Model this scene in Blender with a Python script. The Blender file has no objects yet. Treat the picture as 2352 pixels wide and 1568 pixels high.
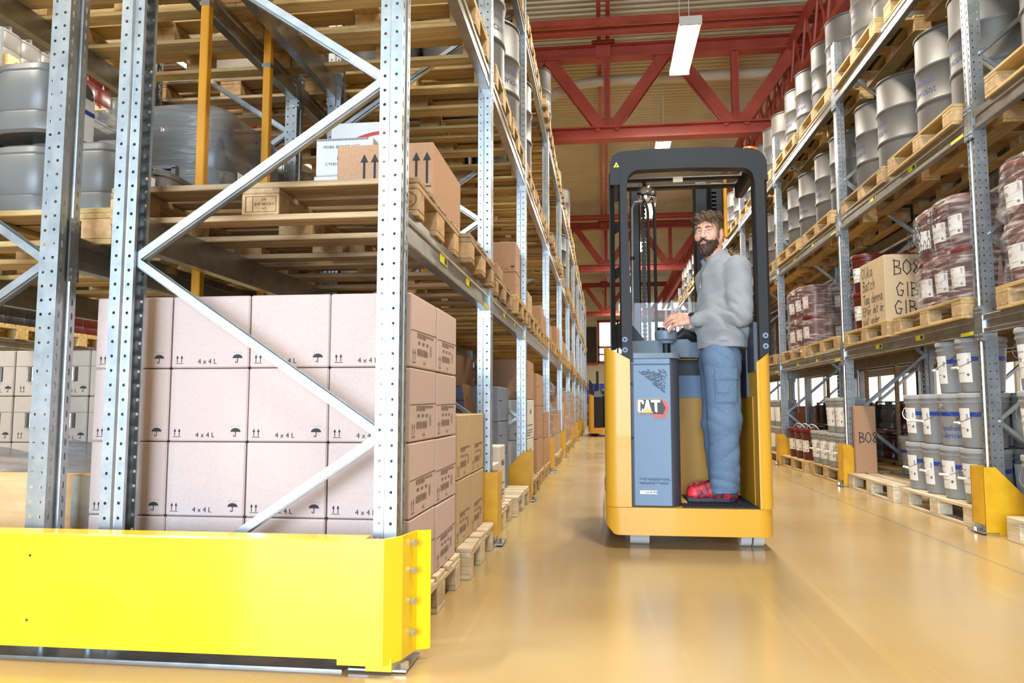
import bpy, math, random
import numpy as np
from mathutils import Vector, Matrix
random.seed(11)
S = bpy.context.scene
COL = S.collection
PI = math.pi

# ---------------------------------------------------------------- camera
cd = bpy.data.cameras.new('camera')
cam = bpy.data.objects.new('camera', cd)
COL.objects.link(cam)
cam.location = (0, 0, .803)
cam.rotation_euler = (PI / 2 + .0856, 0, .122)
cd.sensor_width = 36
cd.lens = 26.454
cd.clip_start = .05
cd.clip_end = 200
S.camera = cam
S.view_settings.view_transform = 'Standard'
S.view_settings.look = 'None'
S.view_settings.gamma = 1
S.view_settings.use_curve_mapping = False
S.view_settings.exposure = 0.44
S.cycles.max_bounces = 7
S.cycles.diffuse_bounces = 4
S.cycles.glossy_bounces = 4
S.cycles.transmission_bounces = 6
S.cycles.transparent_max_bounces = 12
S.cycles.caustics_reflective = False
S.cycles.caustics_refractive = False
S.cycles.sample_clamp_indirect = 6
S.cycles.use_denoising = True
S.cycles.adaptive_threshold = .015

# ---------------------------------------------------------------- daylight
w = bpy.data.worlds.new('sky')
S.world = w
w.use_nodes = True
w.node_tree.nodes['Background'].inputs[0].default_value = (.75, .87, 1, 1)
w.node_tree.nodes['Background'].inputs[1].default_value = 1.0


def area(name, loc, rot, sx, sy, power, col):
    l = bpy.data.lights.new(name, 'AREA')
    l.shape = 'RECTANGLE'
    l.size, l.size_y, l.energy, l.color = sx, sy, power, col
    o = bpy.data.objects.new(name, l)
    COL.objects.link(o)
    o.location, o.rotation_euler = loc, rot
    return o


# daylight through the open loading door behind the camera
area('loading_door_daylight', (-2.2, -6.85, 2.1), (PI / 2, 0, 0), 6.6, 3.8, 1450, (.64, .81, 1))

# ---------------------------------------------------------------- helpers


def srgb(h):
    h = h.lstrip('#')
    v = [int(h[i:i + 2], 16) / 255 for i in (0, 2, 4)]
    return tuple(c / 12.92 if c <= .04045 else ((c + .055) / 1.055) ** 2.4 for c in v) + (1,)


MATS = {}


def mat(name, col, rough=.5, metal=0., var=0., noise=None, bump=None, coat=0., grain=None, emit=None, alpha=None, sheen=0., spec=None, subs=0.):
    """col '#hex'; var = per-object value variation; noise=(scale,'#hex2',lo,hi); grain=(sx,sy,sz,'#hex2'); bump=(scale,strength)"""
    m = bpy.data.materials.new(name)
    m.use_nodes = True
    nt = m.node_tree
    b = nt.nodes['Principled BSDF']
    L = nt.links.new
    b.inputs['Roughness'].default_value = rough
    b.inputs['Metallic'].default_value = metal
    b.inputs['Coat Weight'].default_value = coat
    b.inputs['Sheen Weight'].default_value = sheen
    if spec is not None:
        b.inputs['Specular IOR Level'].default_value = spec
    if subs:
        b.inputs['Subsurface Weight'].default_value = subs
        b.inputs['Subsurface Radius'].default_value = (.01, .004, .002)
    c = srgb(col)
    b.inputs['Base Color'].default_value = c
    tc = nt.nodes.new('ShaderNodeTexCoord')
    oi = nt.nodes.new('ShaderNodeObjectInfo')
    src = None
    if noise or grain:
        mp = nt.nodes.new('ShaderNodeMapping')
        ad = nt.nodes.new('ShaderNodeVectorMath')
        ad.operation = 'ADD'
        ml = nt.nodes.new('ShaderNodeMath')
        ml.operation = 'MULTIPLY'
        ml.inputs[1].default_value = 37.
        L(oi.outputs['Random'], ml.inputs[0])
        L(tc.outputs['Object'], ad.inputs[0])
        L(ml.outputs[0], ad.inputs[1])
        L(ad.outputs[0], mp.inputs[0])
        nz = nt.nodes.new('ShaderNodeTexNoise')
        nz.inputs['Detail'].default_value = 5
        nz.inputs['Roughness'].default_value = .62
        if grain:
            mp.inputs['Scale'].default_value = grain[:3]
            nz.inputs['Scale'].default_value = 1.
            c2, lo, hi = srgb(grain[3]), .32, .68
        else:
            nz.inputs['Scale'].default_value = noise[0]
            c2, lo, hi = srgb(noise[1]), noise[2], noise[3]
        L(mp.outputs[0], nz.inputs['Vector'])
        rp = nt.nodes.new('ShaderNodeValToRGB')
        rp.color_ramp.elements[0].position = lo
        rp.color_ramp.elements[1].position = hi
        rp.color_ramp.elements[0].color = c
        rp.color_ramp.elements[1].color = c2
        L(nz.outputs['Fac'], rp.inputs[0])
        src = rp.outputs[0]
        if grain:
            ns = nt.nodes.new('ShaderNodeTexNoise')
            ns.inputs['Scale'].default_value = 4.5
            ns.inputs['Detail'].default_value = 4
            L(ad.outputs[0], ns.inputs['Vector'])
            ms = nt.nodes.new('ShaderNodeMapRange')
            ms.inputs['From Min'].default_value, ms.inputs['From Max'].default_value = .5, .75
            ms.inputs['To Max'].default_value = .55
            L(ns.outputs['Fac'], ms.inputs['Value'])
            mx = nt.nodes.new('ShaderNodeMix')
            mx.data_type = 'RGBA'
            L(ms.outputs[0], mx.inputs[0])
            L(src, mx.inputs[6])
            mx.inputs[7].default_value = tuple(q * .5 for q in c2[:3]) + (1,)
            src = mx.outputs[2]
    if var:
        hs = nt.nodes.new('ShaderNodeHueSaturation')
        mr = nt.nodes.new('ShaderNodeMapRange')
        mr.inputs['To Min'].default_value = 1 - var
        mr.inputs['To Max'].default_value = 1 + var
        L(oi.outputs['Random'], mr.inputs['Value'])
        L(mr.outputs[0], hs.inputs['Value'])
        if src:
            L(src, hs.inputs['Color'])
        else:
            hs.inputs['Color'].default_value = c
        src = hs.outputs[0]
    if src:
        L(src, b.inputs['Base Color'])
    if bump:
        nb = nt.nodes.new('ShaderNodeTexNoise')
        nb.inputs['Scale'].default_value = bump[0]
        nb.inputs['Detail'].default_value = 4
        L(tc.outputs['Object'], nb.inputs['Vector'])
        bp = nt.nodes.new('ShaderNodeBump')
        bp.inputs['Strength'].default_value = bump[1]
        bp.inputs['Distance'].default_value = .02
        L(nb.outputs['Fac'], bp.inputs['Height'])
        L(bp.outputs[0], b.inputs['Normal'])
    if emit:
        b.inputs['Emission Color'].default_value = srgb(emit[0])
        b.inputs['Emission Strength'].default_value = emit[1]
    if alpha is not None:
        b.inputs['Alpha'].default_value = alpha
    MATS[name] = m
    return m


def film_mat(name, col, lo, hi, f0=.42, f1=.78):
    """stretch film: clear plastic with milky wrinkles and glossy streaks"""
    m = bpy.data.materials.new(name)
    m.use_nodes = True
    nt = m.node_tree
    b = nt.nodes['Principled BSDF']
    L = nt.links.new
    b.inputs['Base Color'].default_value = srgb(col)
    b.inputs['Roughness'].default_value = .12
    tc = nt.nodes.new('ShaderNodeTexCoord')
    mp = nt.nodes.new('ShaderNodeMapping')
    mp.inputs['Scale'].default_value = (4, 4, 26)
    mp.inputs['Rotation'].default_value = (.3, .25, 0)
    L(tc.outputs['Object'], mp.inputs[0])
    n = nt.nodes.new('ShaderNodeTexNoise')
    n.inputs['Scale'].default_value = 1.6
    n.inputs['Detail'].default_value = 6
    L(mp.outputs[0], n.inputs['Vector'])
    mr = nt.nodes.new('ShaderNodeMapRange')
    mr.inputs['From Min'].default_value = f0
    mr.inputs['From Max'].default_value = f1
    mr.inputs['To Min'].default_value = lo
    mr.inputs['To Max'].default_value = hi
    L(n.outputs['Fac'], mr.inputs['Value'])
    L(mr.outputs[0], b.inputs['Alpha'])
    bp = nt.nodes.new('ShaderNodeBump')
    bp.inputs['Strength'].default_value = .6
    bp.inputs['Distance'].default_value = .03
    L(n.outputs['Fac'], bp.inputs['Height'])
    L(bp.outputs[0], b.inputs['Normal'])
    MATS[name] = m
    return m


class MB:
    """collects faces; build() links them as one mesh object"""

    def __init__(self):
        self.v, self.f = [], []

    def add(self, vs, fs, T=None):
        n = len(self.v)
        if T is not None:
            vs = [tuple(T @ Vector(p)) for p in vs]
        self.v += [tuple(p) for p in vs]
        self.f += [tuple(i + n for i in f) for f in fs]
        return self

    def box(self, x0, x1, y0, y1, z0, z1, T=None):
        return self.add([(x0, y0, z0), (x1, y0, z0), (x1, y1, z0), (x0, y1, z0), (x0, y0, z1), (x1, y0, z1), (x1, y1, z1), (x0, y1, z1)],
                        [(0, 3, 2, 1), (4, 5, 6, 7), (0, 1, 5, 4), (1, 2, 6, 5), (2, 3, 7, 6), (3, 0, 4, 7)], T)

    def cbox(self, x0, x1, y0, y1, z0, z1, b=.004, T=None):
        """chamfered box"""
        c = ((x0 + x1) / 2, (y0 + y1) / 2, (z0 + z1) / 2)
        h = ((x1 - x0) / 2, (y1 - y0) / 2, (z1 - z0) / 2)
        b = min(b, min(h) * .9)
        vs, ix = [], {}
        for sx in (-1, 1):
            for sy in (-1, 1):
                for sz in (-1, 1):
                    s = (sx, sy, sz)
                    for a in range(3):
                        p = [c[i] + s[i] * (h[i] - (0 if i == a else b)) for i in range(3)]
                        ix[s, a] = len(vs)
                        vs.append(p)
        fs = []
        for a in range(3):
            u, w_ = (a + 1) % 3, (a + 2) % 3
            for sg in (-1, 1):
                q = []
                for su, sw in ((-1, -1), (1, -1), (1, 1), (-1, 1)):
                    s = [0, 0, 0]
                    s[a], s[u], s[w_] = sg, su, sw
                    q.append(ix[tuple(s), a])
                fs.append(tuple(q if sg > 0 else q[::-1]))
            for su in (-1, 1):
                for sw in (-1, 1):
                    s0, s1 = [0, 0, 0], [0, 0, 0]
                    s0[a], s1[a] = -1, 1
                    s0[u] = s1[u] = su
                    s0[w_] = s1[w_] = sw
                    q = [ix[tuple(s0), u], ix[tuple(s1), u], ix[tuple(s1), w_], ix[tuple(s0), w_]]
                    fs.append(tuple(q if su * sw < 0 else q[::-1]))
        for sx in (-1, 1):
            for sy in (-1, 1):
                for sz in (-1, 1):
                    s = (sx, sy, sz)
                    q = [ix[s, 0], ix[s, 1], ix[s, 2]]
                    fs.append(tuple(q if sx * sy * sz > 0 else q[::-1]))
        return self.add(vs, fs, T)

    def cyl(self, p0, p1, r0, r1=None, n=12, caps=True, T=None):
        r1 = r0 if r1 is None else r1
        p0, p1 = Vector(p0), Vector(p1)
        d = (p1 - p0).normalized()
        u = d.orthogonal().normalized()
        w_ = d.cross(u)
        vs = []
        for p, r in ((p0, r0), (p1, r1)):
            for i in range(n):
                a = 2 * PI * i / n
                vs.append(p + u * (r * math.cos(a)) + w_ * (r * math.sin(a)))
        fs = [(i, (i + 1) % n, n + (i + 1) % n, n + i) for i in range(n)]
        if caps:
            fs += [tuple(range(n - 1, -1, -1)), tuple(range(n, 2 * n))]
        return self.add(vs, fs, T)

    def tube(self, path, r, n=8, T=None, caps=True):
        path = [Vector(p) for p in path]
        rs = r if isinstance(r, (list, tuple)) else [r] * len(path)
        vs, u = [], None
        for i, p in enumerate(path):
            d = (path[min(i + 1, len(path) - 1)] - path[max(i - 1, 0)]).normalized()
            u = d.orthogonal().normalized() if u is None else (u - d * u.dot(d)).normalized()
            w_ = d.cross(u)
            for k in range(n):
                a = 2 * PI * k / n
                vs.append(p + u * (rs[i] * math.cos(a)) + w_ * (rs[i] * math.sin(a)))
        fs = [(i * n + k, i * n + (k + 1) % n, (i + 1) * n + (k + 1) % n, (i + 1) * n + k) for i in range(len(path) - 1) for k in range(n)]
        if caps:
            m = (len(path) - 1) * n
            fs += [tuple(range(n - 1, -1, -1)), tuple(range(m, m + n))]
        return self.add(vs, fs, T)

    def lathe(self, prof, n=32, a0=0., a1=2 * PI, T=None, flat=None):
        """profile [(r,z)...]; open sector when a1-a0 < 2pi"""
        full = a1 - a0 > 2 * PI - 1e-6
        k = n if full else n + 1
        vs = []
        for r, z in prof:
            for i in range(k):
                a = a0 + (a1 - a0) * i / n
                vs.append((r * math.cos(a), r * math.sin(a), z))
        fs = []
        for j in range(len(prof) - 1):
            for i in range(n):
                i2 = (i + 1) % k
                fs.append((j * k + i, j * k + i2, (j + 1) * k + i2, (j + 1) * k + i))
        return self.add(vs, fs, T)

    def prism(self, poly, axis, d0, d1, T=None):
        """extrude a 2-D polygon along axis; 2-D coords are the other two axes in xyz order"""
        def P(q, d):
            return {'x': (d, q[0], q[1]), 'y': (q[0], d, q[1]), 'z': (q[0], q[1], d)}[axis]
        n = len(poly)
        vs = [P(q, d0) for q in poly] + [P(q, d1) for q in poly]
        ar = sum(poly[i][0] * poly[(i + 1) % n][1] - poly[(i + 1) % n][0] * poly[i][1] for i in range(n))
        sg = (ar > 0) != (axis == 'y')
        if d1 < d0:
            sg = not sg
        fs = [tuple(range(n))[::-1], tuple(range(n, 2 * n))] + [(i, (i + 1) % n, n + (i + 1) % n, n + i) for i in range(n)]
        if not sg:
            fs = [f[::-1] for f in fs]
        return self.add(vs, fs, T)

    def mesh(self, name, m, smooth=35):
        me = bpy.data.meshes.new(name)
        me.from_pydata(self.v, [], self.f)
        if m is not None:
            me.materials.append(MATS[m] if isinstance(m, str) else m)
        if smooth:
            me.shade_smooth()
            me.set_sharp_from_angle(angle=math.radians(smooth))
        return me

    def build(self, name, m, parent=None, loc=(0, 0, 0), rot=(0, 0, 0), smooth=35):
        return ob(name, self.mesh(name, m, smooth), parent, loc, rot)


def ob(name, me, parent=None, loc=(0, 0, 0), rot=(0, 0, 0), scale=None):
    o = bpy.data.objects.new(name, me)
    COL.objects.link(o)
    o.parent = parent
    o.location = loc
    if rot != (0, 0, 0):
        o.rotation_euler = rot
    if scale:
        o.scale = scale
    return o


def tag(o, label=None, cat=None, group=None, kind=None):
    if label:
        o['label'] = label
    if cat:
        o['category'] = cat
    if group:
        o['group'] = group
    if kind:
        o['kind'] = kind
    return o


def thing(name, loc, label, cat, group=None, rotz=0.):
    return tag(ob(name, None, None, loc, (0, 0, rotz)), label, cat, group)


CACHE = {}


def cached(key, fn):
    if key not in CACHE:
        CACHE[key] = fn()
    return CACHE[key]


def rint(a, b):
    return random.uniform(a, b)


def T_(x=0, y=0, z=0, rx=0, ry=0, rz=0):
    return Matrix.Translation((x, y, z)) @ Matrix.Rotation(rz, 4, 'Z') @ Matrix.Rotation(ry, 4, 'Y') @ Matrix.Rotation(rx, 4, 'X')


def text_mb(body, size, depth=.0, align='CENTER', bold=0., shear=0., sx=1.):
    """flat lettering in the local XY plane as an MB"""
    def mk():
        cu = bpy.data.curves.new('t', 'FONT')
        cu.body, cu.size, cu.align_x, cu.align_y = body, 1, align, 'CENTER'
        cu.offset, cu.shear, cu.resolution_u = bold, shear, 3
        o = bpy.data.objects.new('t', cu)
        COL.objects.link(o)
        dg = bpy.context.evaluated_depsgraph_get()
        me = bpy.data.meshes.new_from_object(o.evaluated_get(dg))
        vs = [tuple(v.co) for v in me.vertices]
        fs = [tuple(p.vertices) for p in me.polygons]
        bpy.data.objects.remove(o)
        bpy.data.meshes.remove(me)
        return vs, fs
    vs, fs = cached(('text', body, align, bold, shear), mk)
    b = MB()
    b.add([(x * size * sx, y * size, 0) for x, y, z in vs], fs)
    return b


ORD = ['zeroth', 'first', 'second', 'third', 'fourth', 'fifth', 'sixth', 'seventh', 'eighth', 'ninth', 'tenth', 'eleventh', 'twelfth']

# ---------------------------------------------------------------- materials
mat('galvanised', '#b9bfc2', .34, .85, var=.05, noise=(14, '#98a0a4', .35, .75))
mat('galv_beam', '#a9aaa4', .3, .88, var=.06, noise=(9, '#8a8780', .35, .75))
mat('bolt', '#d8dadb', .25, .9)
mat('wood_fresh', '#cdb27c', .62, var=.14, grain=(2.2, 40, 40, '#a9894e'))
mat('wood_old', '#b59a72', .68, var=.2, grain=(2.2, 38, 38, '#86694a'))
mat('wood_white', '#ddd0b6', .66, var=.1, grain=(2.2, 38, 38, '#bfa985'))
mat('wood_block', '#c4a376', .7, var=.16, noise=(26, '#a08055', .35, .7))
mat('pine', '#dcb482', .55, grain=(2, 2, 26, '#c79a63'))
mat('yellow_barrier', '#efcf1e', .3, coat=.3, noise=(3, '#f3cf12', .4, .6))
mat('yellow_guard', '#e0ac1a', .42, coat=.15, noise=(7, '#c79213', .4, .75))
mat('yellow_post', '#d9941b', .5)
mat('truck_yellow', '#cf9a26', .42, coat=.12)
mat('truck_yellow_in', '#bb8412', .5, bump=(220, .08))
mat('truck_dark', '#212122', .55, spec=.3)
mat('truck_slate', '#6f7b86', .45)
mat('truck_black', '#131416', .5, spec=.4)
mat('rubber', '#2b2d31', .8)
mat('wheel_white', '#c9c7c4', .55)
mat('chrome', '#cfd2d4', .12, 1.)
mat('red_steel', '#b6503f', .48, noise=(2, '#983d2f', .35, .75))
mat('deck_ceiling', '#d0c9b0', .5, .05, noise=(.8, '#c0b797', .35, .7))
mat('pipe_cream', '#c8bfa6', .55)
mat('carton', '#b18b6c', .85, var=.06, noise=(90, '#a98263', .4, .65))
mat('carton_pale', '#c0aca6', .85, var=.02, noise=(140, '#b9a49d', .4, .65))
mat('carton_tan', '#bba482', .85, var=.05, noise=(90, '#b39a77', .4, .65))
mat('carton_grey', '#a8998b', .85, var=.04, noise=(30, '#aa9d8d', .4, .65))
mat('carton_bluelit', '#7e8aa0', .8, var=.05, noise=(12, '#727d92', .4, .65))  # blue cast of the door daylight is put into this carton colour
mat('carton_white', '#dcd8d2', .7, var=.03)
mat('carton_dark', '#6b5546', .85)
mat('tape', '#b58f5f', .3)
mat('ink', '#2c2b2d', .8)
mat('ink_brown', '#5a463a', .9)
mat('ink_grey', '#7d6a5d', .9)
mat('ink_blue', '#1d3f9e', .6)
mat('ink_red', '#c23a3a', .6)
mat('drum_ink', '#3f4d78', .6)
mat('ink_white', '#eef0f0', .6)
mat('paper', '#e9e7e2', .7)
mat('drum_grey', '#524f4b', .5, var=.05)
mat('drum_rim', '#403e3b', .5, .1)
mat('pail_grey', '#8e8f8e', .4, var=.03, coat=.1)
mat('pail_lid', '#9b9c9a', .45, var=.02)
mat('pail_red', '#55191a', .38, coat=.2)
mat('pail_red_lid', '#641c19', .38)
mat('pail_blue', '#1c3f9c', .45)
mat('jug_grey', '#62615e', .42, var=.04)
mat('jug_black', '#1d1c1d', .45)
mat('white_plastic', '#e9e9e6', .4)
mat('sticker_yellow', '#d9cf2c', .4)
film_mat('film', '#cdc3bd', .13, .85, .47, .78)
film_mat('film_grey', '#7f7c77', .82, .97)
film_mat('film_bag', '#9aa0a8', .35, .8)
mat('brick', '#6e3a2a', .9, noise=(8, '#55291d', .35, .7))
mat('wall_cream', '#e3d9bd', .8)
mat('wall_dark', '#4c4538', .85)
mat('wall_grey', '#9a917f', .85)
mat('window_light', '#f2f6ff', .5, emit=('#eaf2ff', 1.0))
mat('lamp_glow', '#ffffff', .5, emit=('#fff1d8', 26.))
mat('lamp_body', '#d8d8d4', .4)
mat('blue_drum', '#2a3d8f', .45)
# ---------------------------------------------------------------- floor


def floor_material():
    m = bpy.data.materials.new('epoxy_floor')
    m.use_nodes = True
    nt = m.node_tree
    N, L = nt.nodes.new, nt.links.new
    b = nt.nodes['Principled BSDF']
    tc = N('ShaderNodeTexCoord')
    sep = N('ShaderNodeSeparateXYZ')
    L(tc.outputs['Object'], sep.inputs[0])

    def noise(scale, detail, mscale=None, rough=.6):
        n = N('ShaderNodeTexNoise')
        n.inputs['Scale'].default_value = scale
        n.inputs['Detail'].default_value = detail
        n.inputs['Roughness'].default_value = rough
        if mscale:
            mp = N('ShaderNodeMapping')
            mp.inputs['Scale'].default_value = mscale
            L(tc.outputs['Object'], mp.inputs[0])
            L(mp.outputs[0], n.inputs['Vector'])
        else:
            L(tc.outputs['Object'], n.inputs['Vector'])
        return n.outputs['Fac']

    def ramp(src, p0, c0, p1, c1):
        r = N('ShaderNodeValToRGB')
        r.color_ramp.elements[0].position, r.color_ramp.elements[1].position = p0, p1
        r.color_ramp.elements[0].color, r.color_ramp.elements[1].color = c0, c1
        L(src, r.inputs[0])
        return r.outputs[0]

    def math_(op, a, c=None):
        k = N('ShaderNodeMath')
        k.operation = op
        for i, q in enumerate((a, c)):
            if q is None:
                continue
            if isinstance(q, (int, float)):
                k.inputs[i].default_value = q
            else:
                L(q, k.inputs[i])
        return k.outputs[0]

    def mix(fac, a, c):
        x = N('ShaderNodeMix')
        x.data_type = 'RGBA'
        L(fac, x.inputs[0])
        for i, q in ((6, a), (7, c)):
            if isinstance(q, tuple):
                x.inputs[i].default_value = q
            else:
                L(q, x.inputs[i])
        return x.outputs[2]

    base = ramp(noise(.7, 3, None, .45), .3, srgb('#ad9060'), .7, srgb('#c2a877'))
    # worn, paler lane beside the left rack
    wob = math_('MULTIPLY', noise(1.1, 4), .5)
    xx = math_('ADD', sep.outputs['X'], wob)
    lane = ramp(xx, .0, (1, 1, 1, 1), .1, (0, 0, 0, 1))
    lr = N('ShaderNodeMapRange')
    L(xx, lr.inputs['Value'])
    lr.inputs['From Min'].default_value = -.24
    lr.inputs['From Max'].default_value = -.18
    lr.inputs['To Min'].default_value = .75
    lr.inputs['To Max'].default_value = 0
    yl = N('ShaderNodeMapRange')
    L(sep.outputs['Y'], yl.inputs['Value'])
    yl.inputs['From Min'].default_value = 3.3
    yl.inputs['From Max'].default_value = 3.9
    base = mix(math_('MULTIPLY', lr.outputs[0], yl.outputs[0]), base, srgb('#b9a56a'))
    # wheel scuffs along the aisle
    sc = ramp(noise(1.0, 5, (14, .45, 1), .6), .56, (0, 0, 0, 1), .72, (1, 1, 1, 1))
    base = mix(math_('MULTIPLY', sc, .22), base, srgb('#d9bd82'))
    dk = ramp(noise(.5, 3, (2.2, .6, 1), .5), .5, (0, 0, 0, 1), .8, (1, 1, 1, 1))
    base = mix(math_('MULTIPLY', dk, .35), base, srgb('#94713a'))
    for k_, (an, ph) in enumerate(((.35, 0.), (-.9, 3.), (1.2, 7.))):
        mp2 = N('ShaderNodeMapping')
        mp2.inputs['Rotation'].default_value = (0, 0, an)
        mp2.inputs['Location'].default_value = (ph, ph, 0)
        mp2.inputs['Scale'].default_value = (60, .35, 1)
        L(tc.outputs['Object'], mp2.inputs[0])
        n2 = N('ShaderNodeTexNoise')
        n2.inputs['Scale'].default_value = 1.
        n2.inputs['Detail'].default_value = 2
        L(mp2.outputs[0], n2.inputs['Vector'])
        s2 = ramp(n2.outputs['Fac'], .74, (0, 0, 0, 1), .78, (1, 1, 1, 1))
        base = mix(math_('MULTIPLY', s2, .3), base, srgb(('#e0cb9c', '#7d6238', '#e0cb9c')[k_]))
    gp = ramp(noise(.45, 4, (1.6, .5, 1), .55), .46, (0, 0, 0, 1), .64, (1, 1, 1, 1))
    base = mix(math_('MULTIPLY', gp, .4), base, srgb('#b3a487'))
    # filled joint
    jx = math_('ABSOLUTE', math_('SUBTRACT', math_('ADD', sep.outputs['X'], math_('MULTIPLY', noise(3, 5), .03)), 2.0))
    jm = ramp(jx, .008, (1, 1, 1, 1), .02, (0, 0, 0, 1))
    base = mix(math_('MULTIPLY', jm, .7), base, srgb('#8d8a78'))
    # bare concrete along the left rack end
    L(base, b.inputs['Base Color'])
    rr = N('ShaderNodeMapRange')
    L(noise(1.5, 3), rr.inputs['Value'])
    rr.inputs['To Min'].default_value = .12
    rr.inputs['To Max'].default_value = .3
    L(rr.outputs[0], b.inputs['Roughness'])
    b.inputs['Coat Weight'].default_value = .0
    b.inputs['Specular IOR Level'].default_value = .5
    b.inputs['Coat Roughness'].default_value = .08
    bp = N('ShaderNodeBump')
    bp.inputs['Strength'].default_value = .05
    L(noise(14, 3), bp.inputs['Height'])
    L(bp.outputs[0], b.inputs['Normal'])
    MATS['floor'] = m


floor_material()
XL0, XR0, YB, YF, ZC = -10.5, 8.6, -7., 44., 7.7
tag(MB().box(XL0, XR0, YB, YF, -.2, 0).build('floor', 'floor', smooth=0), kind='structure')

# ---------------------------------------------------------------- ceiling: trapezoidal steel deck, ribs across the aisle
cb = MB()
vs, fs = [], []
p = .16
k = int((YF - YB) / p)
for i in range(k):
    y = YB + i * p
    for dy, z in ((0, ZC), (.06, ZC), (.085, ZC - .04), (.135, ZC - .04)):
        n = len(vs)
        vs += [(XL0, y + dy, z), (XR0, y + dy, z)]
        if n:
            fs.append((n - 2, n, n + 1, n - 1))
cb.add(vs, fs)
cb.box(XL0, XR0, YB, YF, ZC + .02, ZC + .2)
tag(cb.build('ceiling', 'deck_ceiling', smooth=0), kind='structure')


def wall(name, mt, *boxes):
    b = MB()
    for q in boxes:
        b.box(*q)
    return tag(b.build(name, mt, smooth=0), kind='structure')


wall('wall_left', 'wall_grey', (XL0 - .2, XL0, YB, YF, 0, ZC))
wall('wall_right', 'brick', (XR0, XR0 + .2, YB, YF, 2.1, ZC), (XR0, XR0 + .2, YB, YF, 0, .8))
wall('wall_rear', 'wall_grey', (XL0, -5.6, YB - .2, YB, 0, ZC), (1.2, XR0, YB - .2, YB, 0, ZC), (-5.6, 1.2, YB - .2, YB, 4.1, ZC))
wall('wall_front', 'wall_cream', (XL0, XR0, YF, YF + .2, 0, ZC))
# window band low in the right wall
wb = tag(MB().box(XR0 + .05, XR0 + .12, YB, YF, .8, 2.1).build('window_1', 'window_light', smooth=0), kind='structure')
for i in range(26):
    MB().box(XR0 - .02, XR0 + .14, YB + i * 2 - .05, YB + i * 2 + .05, .5, 2.1).build('window_frame', 'wall_grey', wb, smooth=0)
# end-wall glazing with red mullions, and the dark gate beside it
we = tag(MB().box(-.3, 5.4, YF - .06, YF - .02, 3.35, 5.7).build('window_2', 'window_light', smooth=0), kind='structure')
for q in ((-.36, 5.4, 3.25, 3.4), (-.36, 5.4, 5.65, 5.8), (-.36, 5.4, 4.15, 4.25), (-.36, 5.4, 3.75, 3.82)):
    MB().box(q[0], q[1], YF - .14, YF - .03, q[2], q[3]).build('mullion', 'red_steel', we, smooth=0)
for i in range(6):
    MB().box(-.36 + i * 1.1, -.26 + i * 1.1, YF - .14, YF - .03, 3.3, 5.75).build('mullion', 'red_steel', we, smooth=0)
dr = tag(MB().box(-1.6, -.42, YF - .08, YF - .02, 3.3, 5.4).build('window_3', 'wall_dark', smooth=0), kind='structure')
MB().box(-1.7, -.36, YF - .12, YF - .02, 3.18, 3.3).build('mullion', 'red_steel', dr, smooth=0)
w4 = tag(MB().box(.9, 4.9, YF - .1, YF - .02, 6.3, 6.75).build('window_4', 'window_light', smooth=0), kind='structure')
MB().box(.8, 5., YF - .13, YF - .01, 6.22, 6.3).build('window_sill', 'wall_grey', w4, smooth=0)
# loading-door frame behind the camera
dj = tag(MB().box(-5.75, -5.6, YB - .25, YB + .05, 0, 4.2).build('door_1', 'truck_dark', smooth=0), kind='structure')
MB().box(1.2, 1.35, YB - .25, YB + .05, 0, 4.2).build('door_jamb', 'truck_dark', dj, smooth=0)
MB().box(-5.75, 1.35, YB - .25, YB + .05, 4.1, 4.25).build('door_head', 'truck_dark', dj, smooth=0)

# ---------------------------------------------------------------- red roof steel


def chan(b, p0, p1, w_, h):
    """a channel-like bar (box) between two points in the XZ plane"""
    p0, p1 = Vector(p0), Vector(p1)
    d = p1 - p0
    T = Matrix.Translation(p0) @ d.to_track_quat('Z', 'Y').to_matrix().to_4x4()
    l = d.length
    b.box(-h / 2, h / 2, -w_ / 2, w_ / 2, 0, l, T)
    b.box(-h / 2 - .012, -h / 2 + .02, -w_ * .72, w_ * .72, 0, l, T)
    b.box(h / 2 - .02, h / 2 + .012, -w_ * .72, w_ * .72, 0, l, T)
    return b


def hbar(b, x0, x1, y, z, hh, fl):
    """horizontal I-beam along X"""
    b.box(x0, x1, y - .03, y + .03, z - hh / 2, z + hh / 2)
    b.box(x0, x1, y - fl / 2, y + fl / 2, z - hh / 2 - .015, z - hh / 2 + .015)
    b.box(x0, x1, y - fl / 2, y + fl / 2, z + hh / 2 - .015, z + hh / 2 + .015)
    return b


for j, y in enumerate((13., 26., 39.)):
    t = thing('roof_truss', (0, y, 0), ['red steel roof truss nearest the camera, above the reach truck', 'second red steel roof truss, smaller, seen through the truck mast',
                                        'furthest red steel roof truss, just before the end wall'][j], 'roof truss', 'roof trusses')
    hbar(MB(), -10, 8.4, 0, 5.57, .2, .24).build('bottom_chord', 'red_steel', t, smooth=0)
    hbar(MB(), -10, 8.4, 0, 7.05, .22, .24).build('top_chord', 'red_steel', t, smooth=0)
    for i in range(-4, 4):
        xb = .1 + 2.2 * i
        chan(MB(), (xb, 0, 5.66), (xb, 0, 6.95), .12, .09).build('vertical', 'red_steel', t, smooth=0)
        for s in (-1, 1):
            chan(MB(), (xb + s * .1, 0, 5.66), (xb + s * 1.02, 0, 6.96), .14, .13).build('diagonal', 'red_steel', t, smooth=0)
        MB().box(xb - .2, xb + .2, -.015, .015, 5.62, 5.86).build('gusset', 'red_steel', t, smooth=0)

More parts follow.
